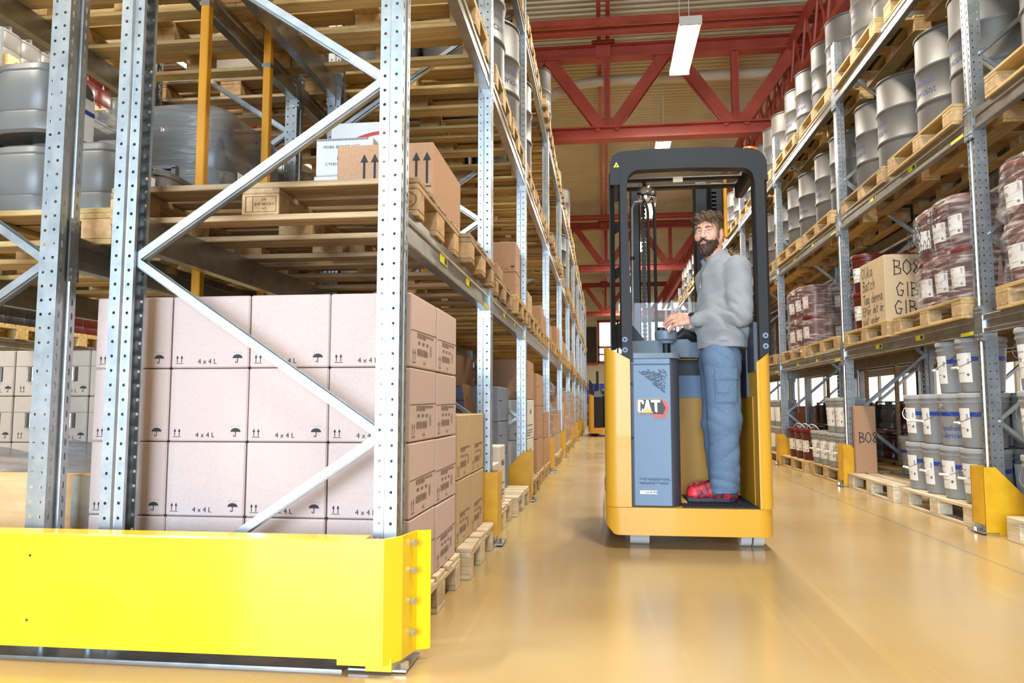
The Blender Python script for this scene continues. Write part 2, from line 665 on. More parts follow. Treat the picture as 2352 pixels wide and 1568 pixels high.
# long ties and girder along the aisle, one piece each
for x, z, lab in ((.04, 7.3, 'pair of slim red ties running along the ceiling above the aisle'),):
    t = thing('ceiling_tie', (x, 0, z), lab, 'roof tie')
    for s in (-1, 1):
        MB().box(s * .075 - .035, s * .075 + .035, YB, YF - .3, -.05, .05).build('tie_bar', 'red_steel', t, smooth=0)
    for y in (13, 26, 39):
        MB().box(-.2, .2, y - .12, y + .12, -.14, -.05).build('bracket', 'red_steel', t, smooth=0)
        MB().box(-.13, .13, y - .1, y + .1, -.4, -.14).build('bracket', 'red_steel', t, smooth=0)
for y, z, j in ((12.1, 7.08, 0), (24.9, 7.08, 1)):
    t = thing('cross_tie', (0, y, z), 'double red rail across the ceiling, %s' % ['nearest, in front of the first truss', 'further off, between first and second truss'][j], 'roof tie', 'cross ties')
    for s in (-1, 1):
        MB().box(-9, 8, s * .16 - .06, s * .16 + .06, -.05, .05).build('rail', 'red_steel', t, smooth=0)
t = thing('lattice_girder', (3.35, 0, 0), 'red lattice girder running lengthwise high above the right rack', 'girder')
for z in (6.15, 6.95):
    for s in (-1, 1):
        MB().box(s * .14 - .05, s * .14 + .05, 4, YF - 2.3, z - .06, z + .06).build('chord', 'red_steel', t, smooth=0)
for i in range(53):
    y = 4.5 + i * .7
    for s in (-1, 1):
        MB().tube([(s * .14, y, 6.18), (s * .14, y + .35, 6.92), (s * .14, y + .7, 6.18)], .022, 6).build('lattice_bar', 'red_steel', t)
# cream ventilation pipe behind the first truss
t = tag(MB().tube([(-2.8, 14.3, 6.2), (-1.3, 14.3, 6.72), (-.75, 14.3, 6.97), (-.4, 14.3, 7.08), (0, 14.3, 7.12), (8, 14.3, 7.12)], .1, 14).build('ventilation_pipe', 'pipe_cream'),
        'cream ventilation pipe bending under the ceiling behind the first truss', 'pipe')

# ---------------------------------------------------------------- lamps over the aisles


def lamp(x, y, z, lab, power, group='hall lamps', visible=True):
    t = thing('pendant_lamp', (x, y, z), lab, 'lamp', group)
    b = MB()
    b.prism([(-.15, .0), (-.11, .07), (.11, .07), (.15, .0)], 'y', -.78, .78)
    b.build('housing', 'lamp_body', t, smooth=0)
    for i in (-1, 1):
        MB().cyl((i * .065, -.75, -.025), (i * .065, .75, -.025), .03, n=10).build('tube', 'lamp_glow', t)
        MB().box(-.15, .15, i * .78 - .015, i * .78 + .015, -.05, .07).build('end_cap', 'lamp_body', t, smooth=0)
        MB().cyl((0, i * .6, .07), (0, i * .6, ZC - z - .04), .006, n=6, caps=False).build('wire', 'lamp_body', t)
    l = bpy.data.lights.new('lamp_light', 'AREA')
    l.shape, l.size, l.size_y, l.energy, l.color = 'RECTANGLE', .28, 1.5, power, (1, .92, .79)
    l.spread = math.radians(170)
    o = bpy.data.objects.new('lamp_light', l)
    COL.objects.link(o)
    o.parent = t
    o.location = (0, 0, -.07)


for i, y in enumerate((1.6, 6.2, 10.7, 15.2, 19.7, 24.2, 28.7, 33.2, 38)):
    lamp(1.2, y, 5.95, ['glowing tube lamp hanging over the aisle %s' % q for q in (
        'above the photographer', 'before the truck', 'nearest, large and bright at top', 'just above the truck roof', 'seen through the truck cab',
        'far behind, sixth along', 'far behind, seventh along', 'far behind, eighth along', 'furthest of the row')][i], 160)
for i, y in enumerate((.8, 6.2, 11.6, 17)):
    lamp(-4.5, y, 5.95, 'tube lamp over the neighbouring aisle, %s along, behind the left racks' % ORD[i + 1], 230)
for i, y in enumerate((4, 10, 16)):
    lamp(5.6, y, 5.95, 'tube lamp over the passage behind the right rack, %s along' % ORD[i + 1], 200)
# ---------------------------------------------------------------- pallet racking
HT = 4.62            # upright height


def strip(b, p0, p1, h, hole, pitch=.05, inset=0.):
    """vertical sheet strip between plan points p0,p1; hole = None | (halfwidth, halfheight) with centres every pitch"""
    p0, p1 = Vector((p0[0], p0[1], 0)), Vector((p1[0], p1[1], 0))
    if hole is None:
        b.add([p0, p1, p1 + Vector((0, 0, h)), p0 + Vector((0, 0, h))], [(0, 1, 2, 3)])
        return
    wd = (p1 - p0).length
    u = (p1 - p0).normalized()
    n = int(h / pitch)
    hw, hh = hole
    vs, fs = [], []
    oc = [(-1, -1), (0, -1), (1, -1), (1, 0), (1, 1), (0, 1), (-1, 1), (-1, 0)]
    for i in range(n):
        z = (i + .5) * pitch
        s = len(vs)
        for ox, oz in oc:
            vs.append(p0 + u * (wd / 2 * (1 + ox)) + Vector((0, 0, z + oz * pitch / 2)))
        for ox, oz in oc:
            f = .72 if ox and oz else 1.
            vs.append(p0 + u * (wd / 2 + ox * hw * f) + Vector((0, 0, z + oz * hh * f)))
        fs += [(s + k, s + (k + 1) % 8, s + 8 + (k + 1) % 8, s + 8 + k) for k in range(8)]
    b.add(vs, fs)
    if h > n * pitch:
        b.add([p0 + Vector((0, 0, n * pitch)), p1 + Vector((0, 0, n * pitch)), p1 + Vector((0, 0, h)), p0 + Vector((0, 0, h))], [(0, 1, 2, 3)])


def upright_mesh(detail):
    b = MB()
    rd, sl = ((.0055, .0055), (.005, .014)) if detail else (None, None)
    prof = [((.08, -.026), (.08, -.04), None), ((.08, -.04), (.046, -.04), rd), ((.046, -.04), (.041, -.05), None), ((.041, -.05), (0, -.05), rd),
            ((0, -.05), (0, -.016), sl), ((0, -.016), (.012, -.012), None), ((.012, -.012), (.012, .012), None), ((.012, .012), (0, .016), None), ((0, .016), (0, .05), sl),
            ((0, .05), (.041, .05), rd), ((.041, .05), (.046, .04), None), ((.046, .04), (.08, .04), rd), ((.08, .04), (.08, .026), None)]
    for p0, p1, h in prof:
        strip(b, p0, p1, HT, h)
    return b.mesh('upright', 'galvanised', 30)


def brace_mesh(dx, z0, z1):
    b = MB()
    d = Vector((dx, 0, z1 - z0))
    T = Matrix.Translation((0, 0, z0)) @ d.to_track_quat('Z', 'Y').to_matrix().to_4x4()
    l = d.length
    # C profile
    b.box(-.022, .022, -.014, -.010, 0, l, T)
    b.box(-.022, -.018, -.014, .014, 0, l, T)
    b.box(.018, .022, -.014, .014, 0, l, T)
    b.box(-.010, .010, -.017, -.013, .02, l - .02, T)
    return b.mesh('brace', 'galvanised', 0)


def frame(x, y, dr, depth, lab, group, detail=True, nz=7, feet=True, ph=0):
    """upright frame: aisle post face at x, depth into the rack along dr"""
    t = thing('rack_frame', (x, y, 0), lab, 'rack frame', group, 0 if dr > 0 else PI)
    me = cached(('upr', detail), lambda: upright_mesh(detail))
    ob('upright', me, t)
    ob('upright', me, t, (depth, 0, 0), (0, 0, PI))
    z = .1
    for i in range(ph, nz + ph):
        k = ('brace', depth, i % 2)
        up = .605
        me = cached(k, (lambda: brace_mesh(-(depth - .14), 0, up)) if i % 2 == 0 else (lambda: brace_mesh(depth - .14, 0, up)))
        ob('brace', me, t, (depth - .07 if i % 2 == 0 else .07, 0, z))
        if detail:
            ob('bolt', cached('brbolt', lambda: MB().cyl((0, -.058, 0), (0, -.03, 0), .009, n=6).mesh('bolt', 'bolt', 30)), t, (depth - .07 if i % 2 == 0 else .07, 0, z))
        z += up + .004
    if feet:
        fm = cached('foot', lambda: MB().box(-.04, .15, -.075, .075, 0, .008).cyl((-.015, -.05, .008), (-.015, -.05, .03), .012, n=8).cyl((-.015, .05, .008), (-.015, .05, .03), .012, n=8).mesh('foot_plate', 'galvanised', 30))
        ob('foot_plate', fm, t, (0, 0, 0))
        ob('foot_plate', fm, t, (depth, 0, 0), (0, 0, PI))
    return t


def beam(x, y0, y1, z0, dr, lab, group, h=.12, sticker=False, detail=True):
    """box beam along Y, outer face at x, z0 = underside"""
    L = y1 - y0
    t = thing('rack_beam', (x, y0, z0), lab, 'rack beam', group, 0 if dr > 0 else PI)
    s = 1 if dr > 0 else -1
    a, c = (.052, L - .052) if s > 0 else (-L + .052, -.052)

    def mk():
        b = MB()
        b.prism([(0, .004), (.004, 0), (.05, 0), (.05, h), (.004, h), (0, h - .004), (0, h * .72), (.008, h * .68), (.008, h * .27), (0, h * .23)], 'y', a, c)
        return b.mesh('beam_body', 'galv_beam', 0)
    ob('beam_body', cached(('beam', round(L, 3), h, s), mk), t)
    if detail:
        def mc():
            b = MB()
            b.box(-.004, .002, 0, .05, -.05, h + .06)
            b.box(-.004, .05, -.003, .003, -.05, h + .06)
            for i in range(4):
                for q in (-.035, -.01, h + .015, h + .04):
                    pass
            for q in (-.035, -.008, h + .018, h + .045):
                for yy in (.012, .034):
                    b.cyl((-.009, yy, q), (-.003, yy, q), .007, n=6)
            return b.mesh('end_connector', 'galvanised', 0)
        me = cached('conn', mc)
        ob('end_connector', me, t, (0, a - .05 + .05 - .0, 0) if s > 0 else (0, a, 0), scale=(1, -1, 1))
        ob('end_connector', me, t, (0, c, 0))
    if sticker:
        for f in (.3, .62):
            yy = a + (c - a) * f
            q = MB().box(.0062, .0072, yy, yy + .15, h * .34, h * .66).build('location_sticker', 'sticker_yellow', t, smooth=0)
            MB().box(.0054, .0061, yy + .012, yy + .06, h * .39, h * .61).build('sticker_print', 'ink', q, smooth=0)
        q = MB().box(-.0012, -.0002, a + .02, a + .2, h * .02, h * .2).build('edge_sticker', 'sticker_yellow', t, smooth=0)
    return t


# ---------------------------------------------------------------- pallets
def pal_parts():
    bd = lambda l, w_, hh, nm, m: MB().cbox(-l / 2, l / 2, -w_ / 2, w_ / 2, 0, hh, .003).mesh(nm, m, 0)
    P = {}
    for k, (m, mb) in {'fresh': ('wood_fresh', 'wood_block'), 'old': ('wood_old', 'wood_block'), 'white': ('wood_white', 'wood_white')}.items():
        P[k] = dict(w=bd(1.2, .145, .022, 'deck_board', m), n=bd(1.2, .1, .022, 'deck_board', m), s=bd(.8, .145, .022, 'stringer_board', m),
                    b=bd(.145, .1, .078, 'block', mb), c=bd(.145, .145, .078, 'block', mb))
        j = MB()
        for y, w_ in ((-.35, .1), (0, .145), (.35, .1)):
            j.box(-.6, .6, y - w_ / 2, y + w_ / 2, 0, .022)
            for x in (-.5275, 0, .5275):
                j.box(x - .0725, x + .0725, y - w_ / 2, y + w_ / 2, .022, .1)
        for x in (-.5275, 0, .5275):
            j.box(x - .0725, x + .0725, -.4, .4, .1, .122)
        for y, w_ in ((-.3275, .145), (-.17, .1), (0, .145), (.17, .1), (.3275, .145)):
            j.box(-.6, .6, y - w_ / 2, y + w_ / 2, .122, .144)
        P[k]['j'] = j.mesh('pallet', m, 0)
    return P


PP = pal_parts()
PALLET_H = .144
PALS = {}


def pallet(x, y, z, rotz, lab, kind='fresh', detail=True, group='wooden pallets'):
    rz = rotz + rint(-.012, .012)
    q = PP[kind]
    if not detail:
        return tag(ob('pallet', q['j'], None, (x, y, z), (0, 0, rz)), lab, 'pallet', group)
    t = thing('pallet', (x, y, z), lab, 'pallet', group, rz)
    for yy, w_ in ((-.35, 'n'), (0, 'w'), (.35, 'n')):
        ob('base_board', q[w_], t, (0, yy, 0))
        for xx in (-.5275, 0, .5275):
            ob('block', q['b' if w_ == 'n' else 'c'], t, (xx, yy, .022))
    for xx in (-.5275, 0, .5275):
        ob('stringer_board', q['s'], t, (xx, 0, .1), (0, 0, PI / 2), (1, 1, 1)) if False else ob('stringer_board', q['s'], t, (xx, 0, .1), (0, 0, PI / 2))
    PALS[lab] = t
    for yy, w_ in ((-.3275, 'w'), (-.17, 'n'), (0, 'w'), (.17, 'n'), (.3275, 'w')):
        ob('deck_board', q[w_], t, (rint(-.004, .004), yy, .122), (0, 0, rint(-.004, .004)))
    return t


# ---------------------------------------------------------------- lay out the racks
LX, RX = -.676, 2.42
LD, RD = 1.035, .84
LY = [2.45, 4.45, 6.48, 9.26, 12.04, 14.82, 17.6, 20.38, 23.16, 25.94, 28.72]
RY = [2.4, 5.2, 8.03, 10.83, 13.6, 16.4, 19.2, 22., 24.8, 27.6, 30.4]
LZ = [1.37, 2.73, 4.11]
RZ = [1.27, 2.61, 3.95]
LN = ['floor', 'first shelf', 'second shelf', 'top shelf']
for i, y in enumerate(LY):
    frame(LX + .007, y, -1, LD, 'galvanised left rack frame, %s from the yellow barrier' % ORD[i + 1] if i else 'galvanised left rack end frame standing right behind the yellow barrier',
          'left rack frames', detail=i < 6)
for i, y in enumerate(RY):
    frame(RX + .012, y, 1, RD, 'galvanised right rack frame, %s along the aisle' % ORD[i + 1], 'right rack frames', detail=i < 6)
for i in range(len(LY) - 1):
    for k, z in enumerate(LZ):
        for fr in (0, 1):
            beam(LX if not fr else LX - LD + .007, LY[i], LY[i + 1], z, -1 if not fr else 1,
                 'left rack %s beam of the %s, %s bay' % ('aisle-side' if not fr else 'rear', LN[k + 1], ORD[i + 1]), 'left rack beams',
                 sticker=(not fr and k == 0 and i < 3), detail=i < 5)
for i in range(len(RY) - 1):
    for k, z in enumerate(RZ):
        for fr in (0, 1):
            beam(RX if not fr else RX + RD + .024, RY[i], RY[i + 1], z, 1 if not fr else -1,
                 'right rack %s beam of the %s, %s bay' % ('aisle-side' if not fr else 'rear', LN[k + 1], ORD[i + 1]), 'right rack beams',
                 sticker=(not fr and k < 2 and i < 4), detail=i < 5)
# second rack back to back behind the left one, and a third beyond the next aisle
BX, BD = -1.905, 1.05
for i, y in enumerate(LY[:7]):
    frame(BX, y, -1, BD, 'galvanised frame of the back-to-back rack behind the left one, %s from the barrier' % ORD[i + 1], 'rear rack frames', detail=i < 3, ph=1)
for i in range(6):
    for k, z in enumerate((1.30, 2.73, 4.11)):
        for fr in (0, 1):
            beam(BX if not fr else BX - BD - .024, LY[i], LY[i + 1], z, -1 if not fr else 1,
                 'back-to-back rack %s beam of the %s, %s bay' % ('inner' if not fr else 'outer', LN[k + 1], ORD[i + 1]), 'rear rack beams', detail=i < 3)
TX = -6.0
TY = [3.8, 6.6, 9.4, 12.2, 15.]
for i, y in enumerate(TY):
    frame(TX, y, -1, 1.08, 'distant rack frame beyond the next aisle on the left, %s along' % ORD[i + 1], 'distant rack frames', detail=False)
for i in range(4):
    for k, z in enumerate((1.37, 2.73, 4.11)):
        beam(TX, TY[i], TY[i + 1], z, -1, 'distant rack beam beyond the next aisle, %s, %s bay' % (LN[k + 1], ORD[i + 1]), 'distant rack beams', detail=False)
# yellow posts between the back-to-back racks
for i, (y, z0, z1) in enumerate(((3.21, .0, 4.3), (3.86, 0., 4.3))):
    t = thing('yellow_post', (-1.845, y, 0), 'slim yellow post between the left racks, %s' % ['nearer one, in front of wrapped stack', 'further one, beside wrapped stack'][i], 'post', 'yellow posts')
    MB().cbox(-.021, .021, -.021, .021, .01, z1, .004).build('post_tube', 'yellow_post', t)
    MB().box(-.05, .05, -.05, .05, 0, .012).build('base_plate', 'yellow_post', t, smooth=0)
    MB().box(-.025, .025, -.025, .025, 2.68, 2.7).build('tie', 'galvanised', t, smooth=0)

# ---------------------------------------------------------------- yellow end barrier and upright guards
t = thing('end_barrier', (0, 2.3, 0), 'large yellow steel impact barrier at the end of the left rack', 'barrier')
b = MB()
b.prism([(-.06, .05), (-.06, .395), (-.055, .40), (.03, .40), (.03, .39), (-.045, .39), (-.045, .06), (.03, .06), (.03, .05)], 'x', -4.2, -.73)
b.build('barrier_plank', 'yellow_barrier', t, smooth=0)
b = MB()
b.prism([(-.80, -.066), (-.66, -.066), (-.62, .0), (-.6, .1), (-.56, .12), (-.56, .127), (-.606, .112), (-.628, .004), (-.664, -.059), (-.80, -.059)], 'z', .035, .405)
b.build('end_cap', 'yellow_barrier', t, smooth=0)
for z in (.1, .195, .29, .375):
    MB().cyl((-.606, .06, z), (-.594, .055, z), .011, n=6).build('bolt', 'bolt', t)
for z in (.13, .33):
    MB().cyl((-1.82, -.0605, z), (-1.82, -.0615, z), .004, n=8).build('bolt_hole', 'ink', t)
MB().box(-.78, -.6, -.02, .15, 0.006, .012).build('base_plate', 'galvanised', t, smooth=0)
MB().box(-.72, -.64, -.04, .1, .012, .05).build('foot', 'yellow_barrier', t, smooth=0)
MB().cyl((-.61, .0, .012), (-.61, .0, .03), .014, n=6).build('bolt', 'bolt', t)
MB().box(-3.6, -.8, -.02, .1, 0, .006).build('floor_rail', 'galvanised', t, smooth=0)


def guard(x, y, dr, lab, group, slant):
    """column guard at an upright; dr>0 right rack"""
    t = thing('upright_guard', (x, y, 0), lab, 'upright guard', group, 0 if dr > 0 else PI)
    s = dr
    MB().box(-.07, -.062, -.085, .085, .06, .42).build('front_plate', 'yellow_guard', t, smooth=0)
    yn = -.085 * s          # camera-side in local frame
    for sd in (-1, 1):
        y0 = sd * .085
        if sd * s < 0 and slant:
            MB().prism([(-.07, .0), (.26, .0), (.26, .14), (.0, .42), (-.07, .42)], 'y', y0 - .004, y0 + .004).build('side_plate', 'yellow_guard', t, smooth=0)
            MB().cyl((.05, y0 - .02 * s, .0), (.05, y0 - .02 * s, .03), .012, n=6).build('bolt', 'bolt', t)
        else:
            MB().box(-.07, .02, y0 - .004, y0 + .004, .06, .42).build('side_plate', 'yellow_guard', t, smooth=0)
    MB().box(-.1, .0, -.1, .1, 0.009, .015).build('base_plate', 'galvanised', t, smooth=0)
    MB().cyl((-.085, .03, .015), (-.085, .03, .035), .014, n=6).build('bolt', 'bolt', t)
    MB().cyl((-.03, 0, .015), (-.03, 0, .06), .02, n=6).build('stud', 'bolt', t)


for i in range(1, 9):
    guard(LX - .012, LY[i], -1, 'yellow upright guard at the foot of left rack, %s along the aisle' % ORD[i], 'left upright guards', i % 2 == 0)
for i in range(0, 7):
    guard(RX + .012, RY[i], 1, 'yellow slanted upright guard at the foot of right rack, %s along' % ORD[i + 1], 'right upright guards', True)
# ---------------------------------------------------------------- flat print helpers


def poly(b, pts):
    b.add([(x, y, 0) for x, y in pts], [tuple(range(len(pts)))])


def rect(b, x0, y0, x1, y1):
    poly(b, [(x0, y0), (x1, y0), (x1, y1), (x0, y1)])


def ic_arrows(b, x, y, s):
    for k in (-.28, .28):
        cx = x + k * s
        rect(b, cx - .04 * s, y + .2 * s, cx + .04 * s, y + .8 * s)
        poly(b, [(cx - .16 * s, y + .72 * s), (cx + .16 * s, y + .72 * s), (cx, y + 1.1 * s)])
    rect(b, x - .5 * s, y + .06 * s, x + .5 * s, y + .13 * s)


def ic_umbrella(b, x, y, s):
    pts = [(x + .5 * s * math.cos(PI * i / 10), y + .5 * s + .36 * s * math.sin(PI * i / 10)) for i in range(11)]
    poly(b, pts)
    rect(b, x - .035 * s, y + .12 * s, x + .035 * s, y + .55 * s)
    rect(b, x - .2 * s, y + .05 * s, x + .03 * s, y + .12 * s)
    rect(b, x - .2 * s, y + .05 * s, x - .14 * s, y + .2 * s)
    for i in range(5):
        rect(b, x - .4 * s + i * .2 * s, y + .98 * s + (i % 2) * .08 * s, x - .36 * s + i * .2 * s, y + 1.04 * s + (i % 2) * .08 * s)


def ic_text(b, txt, x, y, s, **k):
    q = text_mb(txt, s, **k)
    b.add([(p[0] + x, p[1] + y, 0) for p in q.v], q.f)


def bars(b, x0, y0, x1, y1, n, rnd):
    x = x0
    while x < x1:
        w_ = rnd.choice((.6, 1, 1.8)) * (x1 - x0) / n / 2
        rect(b, x, y0, min(x + w_, x1), y1)
        x += w_ * 2


def lines(b, x0, y0, x1, y1, n, rnd, fill=.45):
    h = (y1 - y0) / n
    for i in range(n):
        x = x0
        while x < x1 - .004:
            w_ = rnd.uniform(.25, .8) * (x1 - x0) * .3
            rect(b, x, y0 + i * h, min(x + w_, x1), y0 + i * h + h * fill)
            x += w_ + (x1 - x0) * .03
            if rnd.random() < .22:
                break


def pr_4x4(w_, h):
    b = MB()
    ic_arrows(b, w_ * .11, h * .05, .03)
    ic_text(b, '4 x 4 L', w_ * .47, h * .085, .026)
    ic_umbrella(b, w_ * .86, h * .06, .038)
    return b


def pr_12x1(w_, h):
    b = MB()
    ic_arrows(b, w_ * .11, h * .08, .03)
    ic_text(b, '12 x 1 L', w_ * .74, h * .11, .026)
    ic_umbrella(b, w_ * .93, h * .08, .038)
    return b


def pr_side(w_, h):
    b = MB()
    r = random.Random(3)
    lines(b, w_ * .22, h * .42, w_ * .9, h * .5, 2, r, .7)
    for i in range(3):
        rect(b, w_ * (.25 + .16 * i), h * .33, w_ * (.33 + .16 * i), h * .37)
    bars(b, w_ * .22, h * .17, w_ * .62, h * .27, 26, r)
    for i in range(12):
        rect(b, w_ * .72, h * (.2 + i * .013), w_ * .79, h * (.207 + i * .013))
    ic_arrows(b, w_ * .1, h * .05, .05)
    ic_text(b, '4x4L', w_ * .5, h * .08, .022)
    return b


def pr_arrows(w_, h):
    b = MB()
    for cx in (.34, .88):
        for k in (-.055, .055):
            c = w_ * (cx + k)
            rect(b, c - .005, h * .32, c + .005, h * .72)
            poly(b, [(c - .017, h * .7), (c + .017, h * .7), (c, h * .84)])
        rect(b, w_ * (cx - .1), h * .26, w_ * (cx + .1), h * .28)
    return b


def pr_label(w_, h):
    b = MB()
    r = random.Random(5)
    ic_text(b, 'MOBIL BF DOT 4 ESP', w_ * .45, h * .76, .021)
    bars(b, w_ * .38, h * .4, w_ * .6, h * .5, 20, r)
    ic_text(b, 'CYN019', w_ * .3, h * .3, .022)
    for i in range(30):
        rect(b, w_ * (.03 + i * .03), h * .93, w_ * (.045 + i * .03), h * .98)
    return b


def pr_ring(w_, h):
    b = MB()
    n, cx, cy, r = 26, w_ * .92, h * .35, h * .55
    for i in range(n):
        a0, a1 = PI * (.5 + i / n * .75), PI * (.5 + (i + 1) / n * .75)
        b.add([(cx + q * math.cos(a), cy + q * math.sin(a), 0) for a, q in ((a0, r), (a1, r), (a1, r * 1.05), (a0, r * 1.05))], [(0, 3, 2, 1)])
    return b


def pr_plain(w_, h):
    b = MB()
    ic_umbrella(b, w_ * .82, h * .08, .04)
    rect(b, w_ * .1, h * .6, w_ * .35, h * .62)
    return b


def pr_white(w_, h):
    b = MB()
    r = random.Random(8)
    ic_text(b, 'Mobil', w_ * .6, h * .7, .06, bold=.02)
    lines(b, w_ * .1, h * .08, w_ * .8, h * .4, 5, r)
    return b


PRINTS = {f.__name__[3:]: f for f in (pr_4x4, pr_12x1, pr_side, pr_arrows, pr_label, pr_ring, pr_plain, pr_white)}


def face_T(face, x0, x1, y0, y1, z0, off=.0012):
    u, v, n, o = {'-y': ((1, 0, 0), (0, 0, 1), (0, -1, 0), (x0, y0 - off, z0)), '+x': ((0, 1, 0), (0, 0, 1), (1, 0, 0), (x1 + off, y0, z0)),
                  '-x': ((0, -1, 0), (0, 0, 1), (-1, 0, 0), (x0 - off, y1, z0))}[face]
    return Matrix(((u[0], v[0], n[0], o[0]), (u[1], v[1], n[1], o[1]), (u[2], v[2], n[2], o[2]), (0, 0, 0, 1)))


def carton(x0, x1, y0, y1, z0, z1, m, lab, prints=(), group='cartons', slit=None, rot=0., tape=False, ink='ink'):
    cx, cy = (x0 + x1) / 2, (y0 + y1) / 2
    hx, hy, h = (x1 - x0) / 2, (y1 - y0) / 2, z1 - z0
    me = cached(('carton', round(hx, 3), round(hy, 3), round(h, 3), m), lambda: MB().cbox(-hx, hx, -hy, hy, 0, h, .005).mesh('carton', m, 0))
    o = tag(ob('carton', me, None, (cx, cy, z0), (0, 0, rot or rint(-.008, .008))), lab, 'box', group)
    for fc, kd in prints:
        w_ = 2 * hx if fc == '-y' else 2 * hy

        def mk():
            b = PRINTS[kd](w_, h)
            T = face_T(fc, -hx, hx, -hy, hy, 0)
            b.v = [tuple(T @ Vector(p)) for p in b.v]
            return b.mesh('print', 'ink_red' if kd == 'ring' else ('ink_grey' if kd == 'side' else ink), 0)
        ob('print', cached(('print', fc, kd, round(w_, 3), round(h, 3), round(hx, 3), round(hy, 3), ink), mk), o)
    if slit:
        for fc in slit:
            if fc == '-y':
                MB().box(-hx, hx, -hy - .0008, -hy + .001, h * .56, h * .565).build('flap_seam', 'carton_dark', o, smooth=0)
            else:
                xx = hx if fc == '+x' else -hx
                MB().prism([(-hy, h * .50), (hy, h * .52), (hy, h * .532), (-hy, h * .506)], 'x', xx - .001, xx + .0012).build('flap_seam', 'carton_dark', o, smooth=0)
    if tape:
        MB().box(-.03, .03, -hy - .0006, hy + .0006, h - .03, h + .0006).build('tape', 'tape', o, smooth=0)
    return o


# ---------------------------------------------------------------- steel drums
def drum_shell():
    pr = [(0, .015), (.27, .015), (.272, .002), (.284, 0), (.288, .008), (.286, .03), (.284, .27)]
    for zc in (.30, .585):
        pr += [(.285, zc - .022), (.293, zc - .012), (.296, zc), (.293, zc + .012), (.285, zc + .022)]
    pr += [(.285, .84), (.284, .855)]
    return MB().lathe(pr, 40).mesh('shell', 'drum_grey', 50)


def bent(b, r, zc, a0):
    """wrap flat lettering round a vertical cylinder, centred at angle a0"""
    out = MB()
    out.add([(r * math.cos(a0 + x / r), r * math.sin(a0 + x / r), zc + y) for x, y, z in b.v], b.f)
    return out


def lub_text(size, r, zc, gap):
    b = text_mb('Synthetic', size)
    q = text_mb('Lubricant', size)
    b.add([(x, y - gap, z) for x, y, z in q.v], q.f)
    return bent(b, r, zc, 0)


def drum(x, y, z, lab, face=PI, text=True, paper=False, group='steel drums', simple=False):
    """face = world angle the lettering looks to"""
    t = thing('steel_drum', (x, y, z), lab, 'drum', group, face)
    ob('shell', cached('dshell', drum_shell), t)
    ob('top_rim', cached('drim', lambda: MB().lathe([(.284, .848), (.292, .853), (.294, .866), (.288, .876), (.278, .876), (.274, .866), (.275, .85)], 40).mesh('top_rim', 'drum_rim', 50)), t)
    if simple:
        return t
    ob('lid', cached('dlid', lambda: MB().lathe([(.276, .855), (.27, .852), (0, .852)], 32).mesh('lid', 'drum_grey', 50)), t)
    ob('bung', cached('dbung', lambda: MB().cyl((-.19, 0, .852), (-.19, 0, .868), .035, n=14).mesh('bung', 'drum_rim')), t)
    if text:
        ob('lettering', cached('dtext', lambda: lub_text(.078, .2864, .475, .084).mesh('lettering', 'drum_ink', 0)), t)
    if paper:
        ob('paper_label', cached('dpap', lambda: MB().lathe([(.2865, .66), (.2865, .8)], 6, -.95, -.6).mesh('paper_label', 'paper')), t)
    return t


# ---------------------------------------------------------------- pails
def rp(z):
    return .13 + .018 * z / .3


def pail_meshes(col, lid):
    M = {}
    M['body'] = MB().lathe([(0, .001), (.124, .001), (.13, .006), (rp(.3), .3), (.149, .303), (.155, .306), (.155, .318), (.150, .321), (.150, .342)], 28).mesh('body', col, 45)
    M['lid'] = MB().lathe([(.150, .338), (.158, .34), (.158, .366), (.154, .372), (.143, .374), (.141, .366), (0, .366)], 28).mesh('lid', lid, 45)
    return M


def sector(z0, z1, a0, a1, off, nm, m, n=8):
    return MB().lathe([(rp(z0) + off, z0), (rp(z1) + off, z1)], n, a0, a1).mesh(nm, m, 60)


def label_print():
    r = random.Random(4)
    f = MB()
    lines(f, -.062, .115, .03, .14, 3, r)
    lines(f, -.062, .17, .0, .2, 3, r)
    lines(f, -.062, .215, -.01, .232, 2, r, .6)
    bars(f, .045, .19, .06, .232, 8, r)
    for k in (0, 1):
        q = .018 - k * .003
        poly(f, [(.045, .122 - q * .7), (.045 + q * .7, .122), (.045, .122 + q * .7), (.045 - q * .7, .122)]) if k == 0 else None
    out = MB()
    out.add([((rp(y) + .0022) * math.cos(x / .14), (rp(y) + .0022) * math.sin(x / .14), y) for x, y, z in f.v], f.f)
    return out.mesh('label_print', 'ink_grey', 0)


def wire_handle(up):
    pts = []
    for i in range(15):
        a = PI * i / 14
        c, s = math.cos(a), math.sin(a)
        if up:
            pts.append((.03 * s, .157 * c, .285 + .15 * s))
        else:
            pts.append((.02 + .152 * s, .157 * c, .285 - .115 * s))
    return pts


PM = {}


